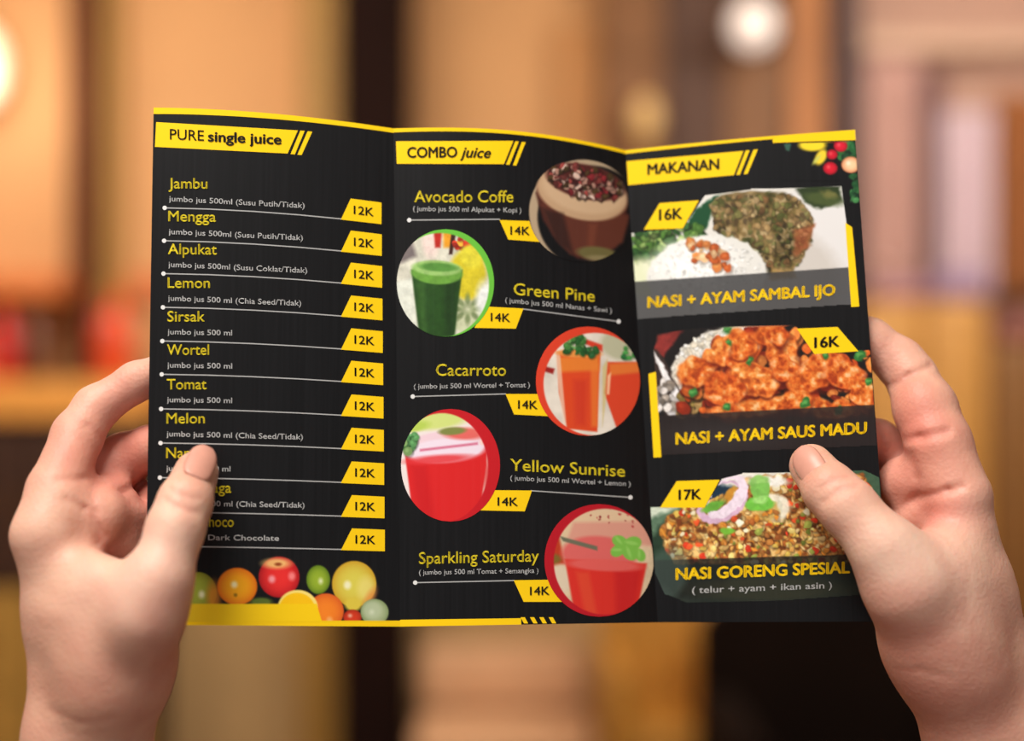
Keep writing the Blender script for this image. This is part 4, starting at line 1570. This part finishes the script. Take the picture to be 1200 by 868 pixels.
# ---- right hand
Ds2 = sheet_D(950, 546)
fing = [
    ([(1124, 575, .590, 12.0 * mm), (1100, 520, .598, 13.4 * mm), (1084, 478, .606, 13.0 * mm), (1068, 442, .614, 10.6 * mm), (1054, 424, .618, 10.2 * mm), (1020, 398, .620, 9.0 * mm), back(984, 380, 7.4 * mm)], 6 * mm),
    ([(1098, 596, .612, 12 * mm), (1082, 566, .620, 12 * mm), (1058, 538, .630, 11 * mm), (1028, 517, .629, 9.4 * mm), back(988, 502, 7.4 * mm)], 3.5 * mm),
    ([(1085, 620, .626, 11 * mm), (1068, 598, .632, 10.8 * mm), (1042, 580, .638, 9.6 * mm), (1010, 566, .632, 8.4 * mm), back(975, 556, 6.8 * mm)], 3.0 * mm),
    ([(1075, 660, .634, 9.5 * mm), (1055, 640, .642, 8.8 * mm), (1030, 628, .642, 8 * mm), (1005, 620, .634, 7.2 * mm), back(982, 614, 6 * mm)], 3.0 * mm),
    ([(1062, 690, .568, 14.0 * mm), (1034, 640, .568, 13.0 * mm), (993, 594, .575, 11.6 * mm), (973, 574, .5805, 10.8 * mm), (951, 546, Ds2 - .0095, 9.3 * mm)], 12 * mm),
]
body = [
    ((1250, 1250, .600), (1146, 868, .590), 24 * mm, 18.5 * mm, 12 * mm),
    ((1330, 1250, .600), (1192, 868, .594), 24 * mm, 19 * mm, 12 * mm),
    ((1192, 868, .594), (1136, 690, .592), 19 * mm, 16.5 * mm, 12 * mm),
    ((1146, 868, .590), (1094, 752, .580), 18.5 * mm, 18.5 * mm, 14 * mm),
    ((1094, 752, .580), (1062, 690, .569), 18.5 * mm, 15 * mm, 14 * mm),
    ((1136, 690, .592), (1126, 590, .590), 16.5 * mm, 12.2 * mm, 10 * mm),
    ((1110, 610, .612), (1164, 850, .612), 12 * mm, 16 * mm, 10 * mm),
    ((1094, 640, .622), (1150, 850, .612), 11 * mm, 15 * mm, 10 * mm),
    ((1080, 670, .630), (1130, 840, .610), 10 * mm, 13 * mm, 10 * mm),
    ((1105, 690, .580), (1120, 780, .582), 19 * mm, 20 * mm, 12 * mm),
    ((1120, 630, .588), (1100, 664, .578), 10 * mm, 11 * mm, 10 * mm),
    ((1100, 664, .578), (1064, 668, .571), 11 * mm, 12 * mm, 10 * mm),
    # pads under the fingers
    ((1104, 562, .598), (1062, 566, .610), 12.5 * mm, 12 * mm, 4 * mm),
    ((1108, 592, .596), (1072, 606, .604), 9 * mm, 9 * mm, 5 * mm),
]
creases = [
    ([(1046, 452, .606), (1066, 440, .602), (1090, 428, .606)], 1.0 * mm, 1.5 * mm),
    ([(1062, 518, .589), (1084, 513, .584), (1108, 505, .588)], 1.4 * mm, 1.9 * mm),
    ([(1054, 607, .592), (1080, 584, .588), (1110, 573, .584), (1126, 570, .580)], 1.3 * mm, 1.7 * mm),
    ([(1074, 590, .592), (1078, 560, .588), (1068, 530, .592)], .7 * mm, 1.4 * mm),
    ([(966, 590, .566), (984, 576, .564), (1004, 570, .566)], .6 * mm, 1.2 * mm),
    ([(962, 572, .570), (980, 562, .568), (992, 560, .570)], .4 * mm, 1.0 * mm),
    ([(1050, 790, .562), (1080, 786, .560), (1110, 792, .562)], .25 * mm, 1.6 * mm),
]
tints = [
    ((1060, 470, .600), .014, LRED, .4), ((1080, 500, .590), .014, RED, .5), ((1045, 510, .62), .014, RED, .4), ((1080, 555, .60), .024, RED, .45),
    ((1088, 606, .585), .010, (190, 90, 80), .5), ((1045, 585, .62), .02, RED, .5), ((1040, 410, .61), .012, (230, 160, 145), .4),
    ((940, 560, .585), .010, (214, 130, 112), .4), ((985, 570, .565), .010, (230, 166, 148), .3),
    ((1060, 650, .55), .024, PALE, .6), ((1110, 690, .56), .03, PALE, .45), ((1120, 590, .58), .010, (226, 150, 140), .4),  # PALE spots paint the light on thumb base and web into the skin
    ((1050, 750, .56), .022, (206, 134, 116), .5), ((1090, 830, .57), .032, (192, 118, 102), .6), ((1150, 800, .58), .03, (216, 158, 136), .4),  # dark reddish lower left forearm: painted shade in the skin colour
]
V, F, C = build_hand(fing, body, creases, tints, ((.108, .535, 1.45 - .262), (.262, .665, 1.45 + .03)), BASE)
org = tuple(W(1160, 868, .594))
rh = hand_object('right hand at the right edge of the menu, its thumb pressed between two dish pictures', V, F, C, org)
nail(rh, (972, 572, .5812), (947, 535, Ds2 - .0102), 10.1 * mm, (-.42, -1, .05), 6.9 * mm, 'pink thumbnail of the right hand')
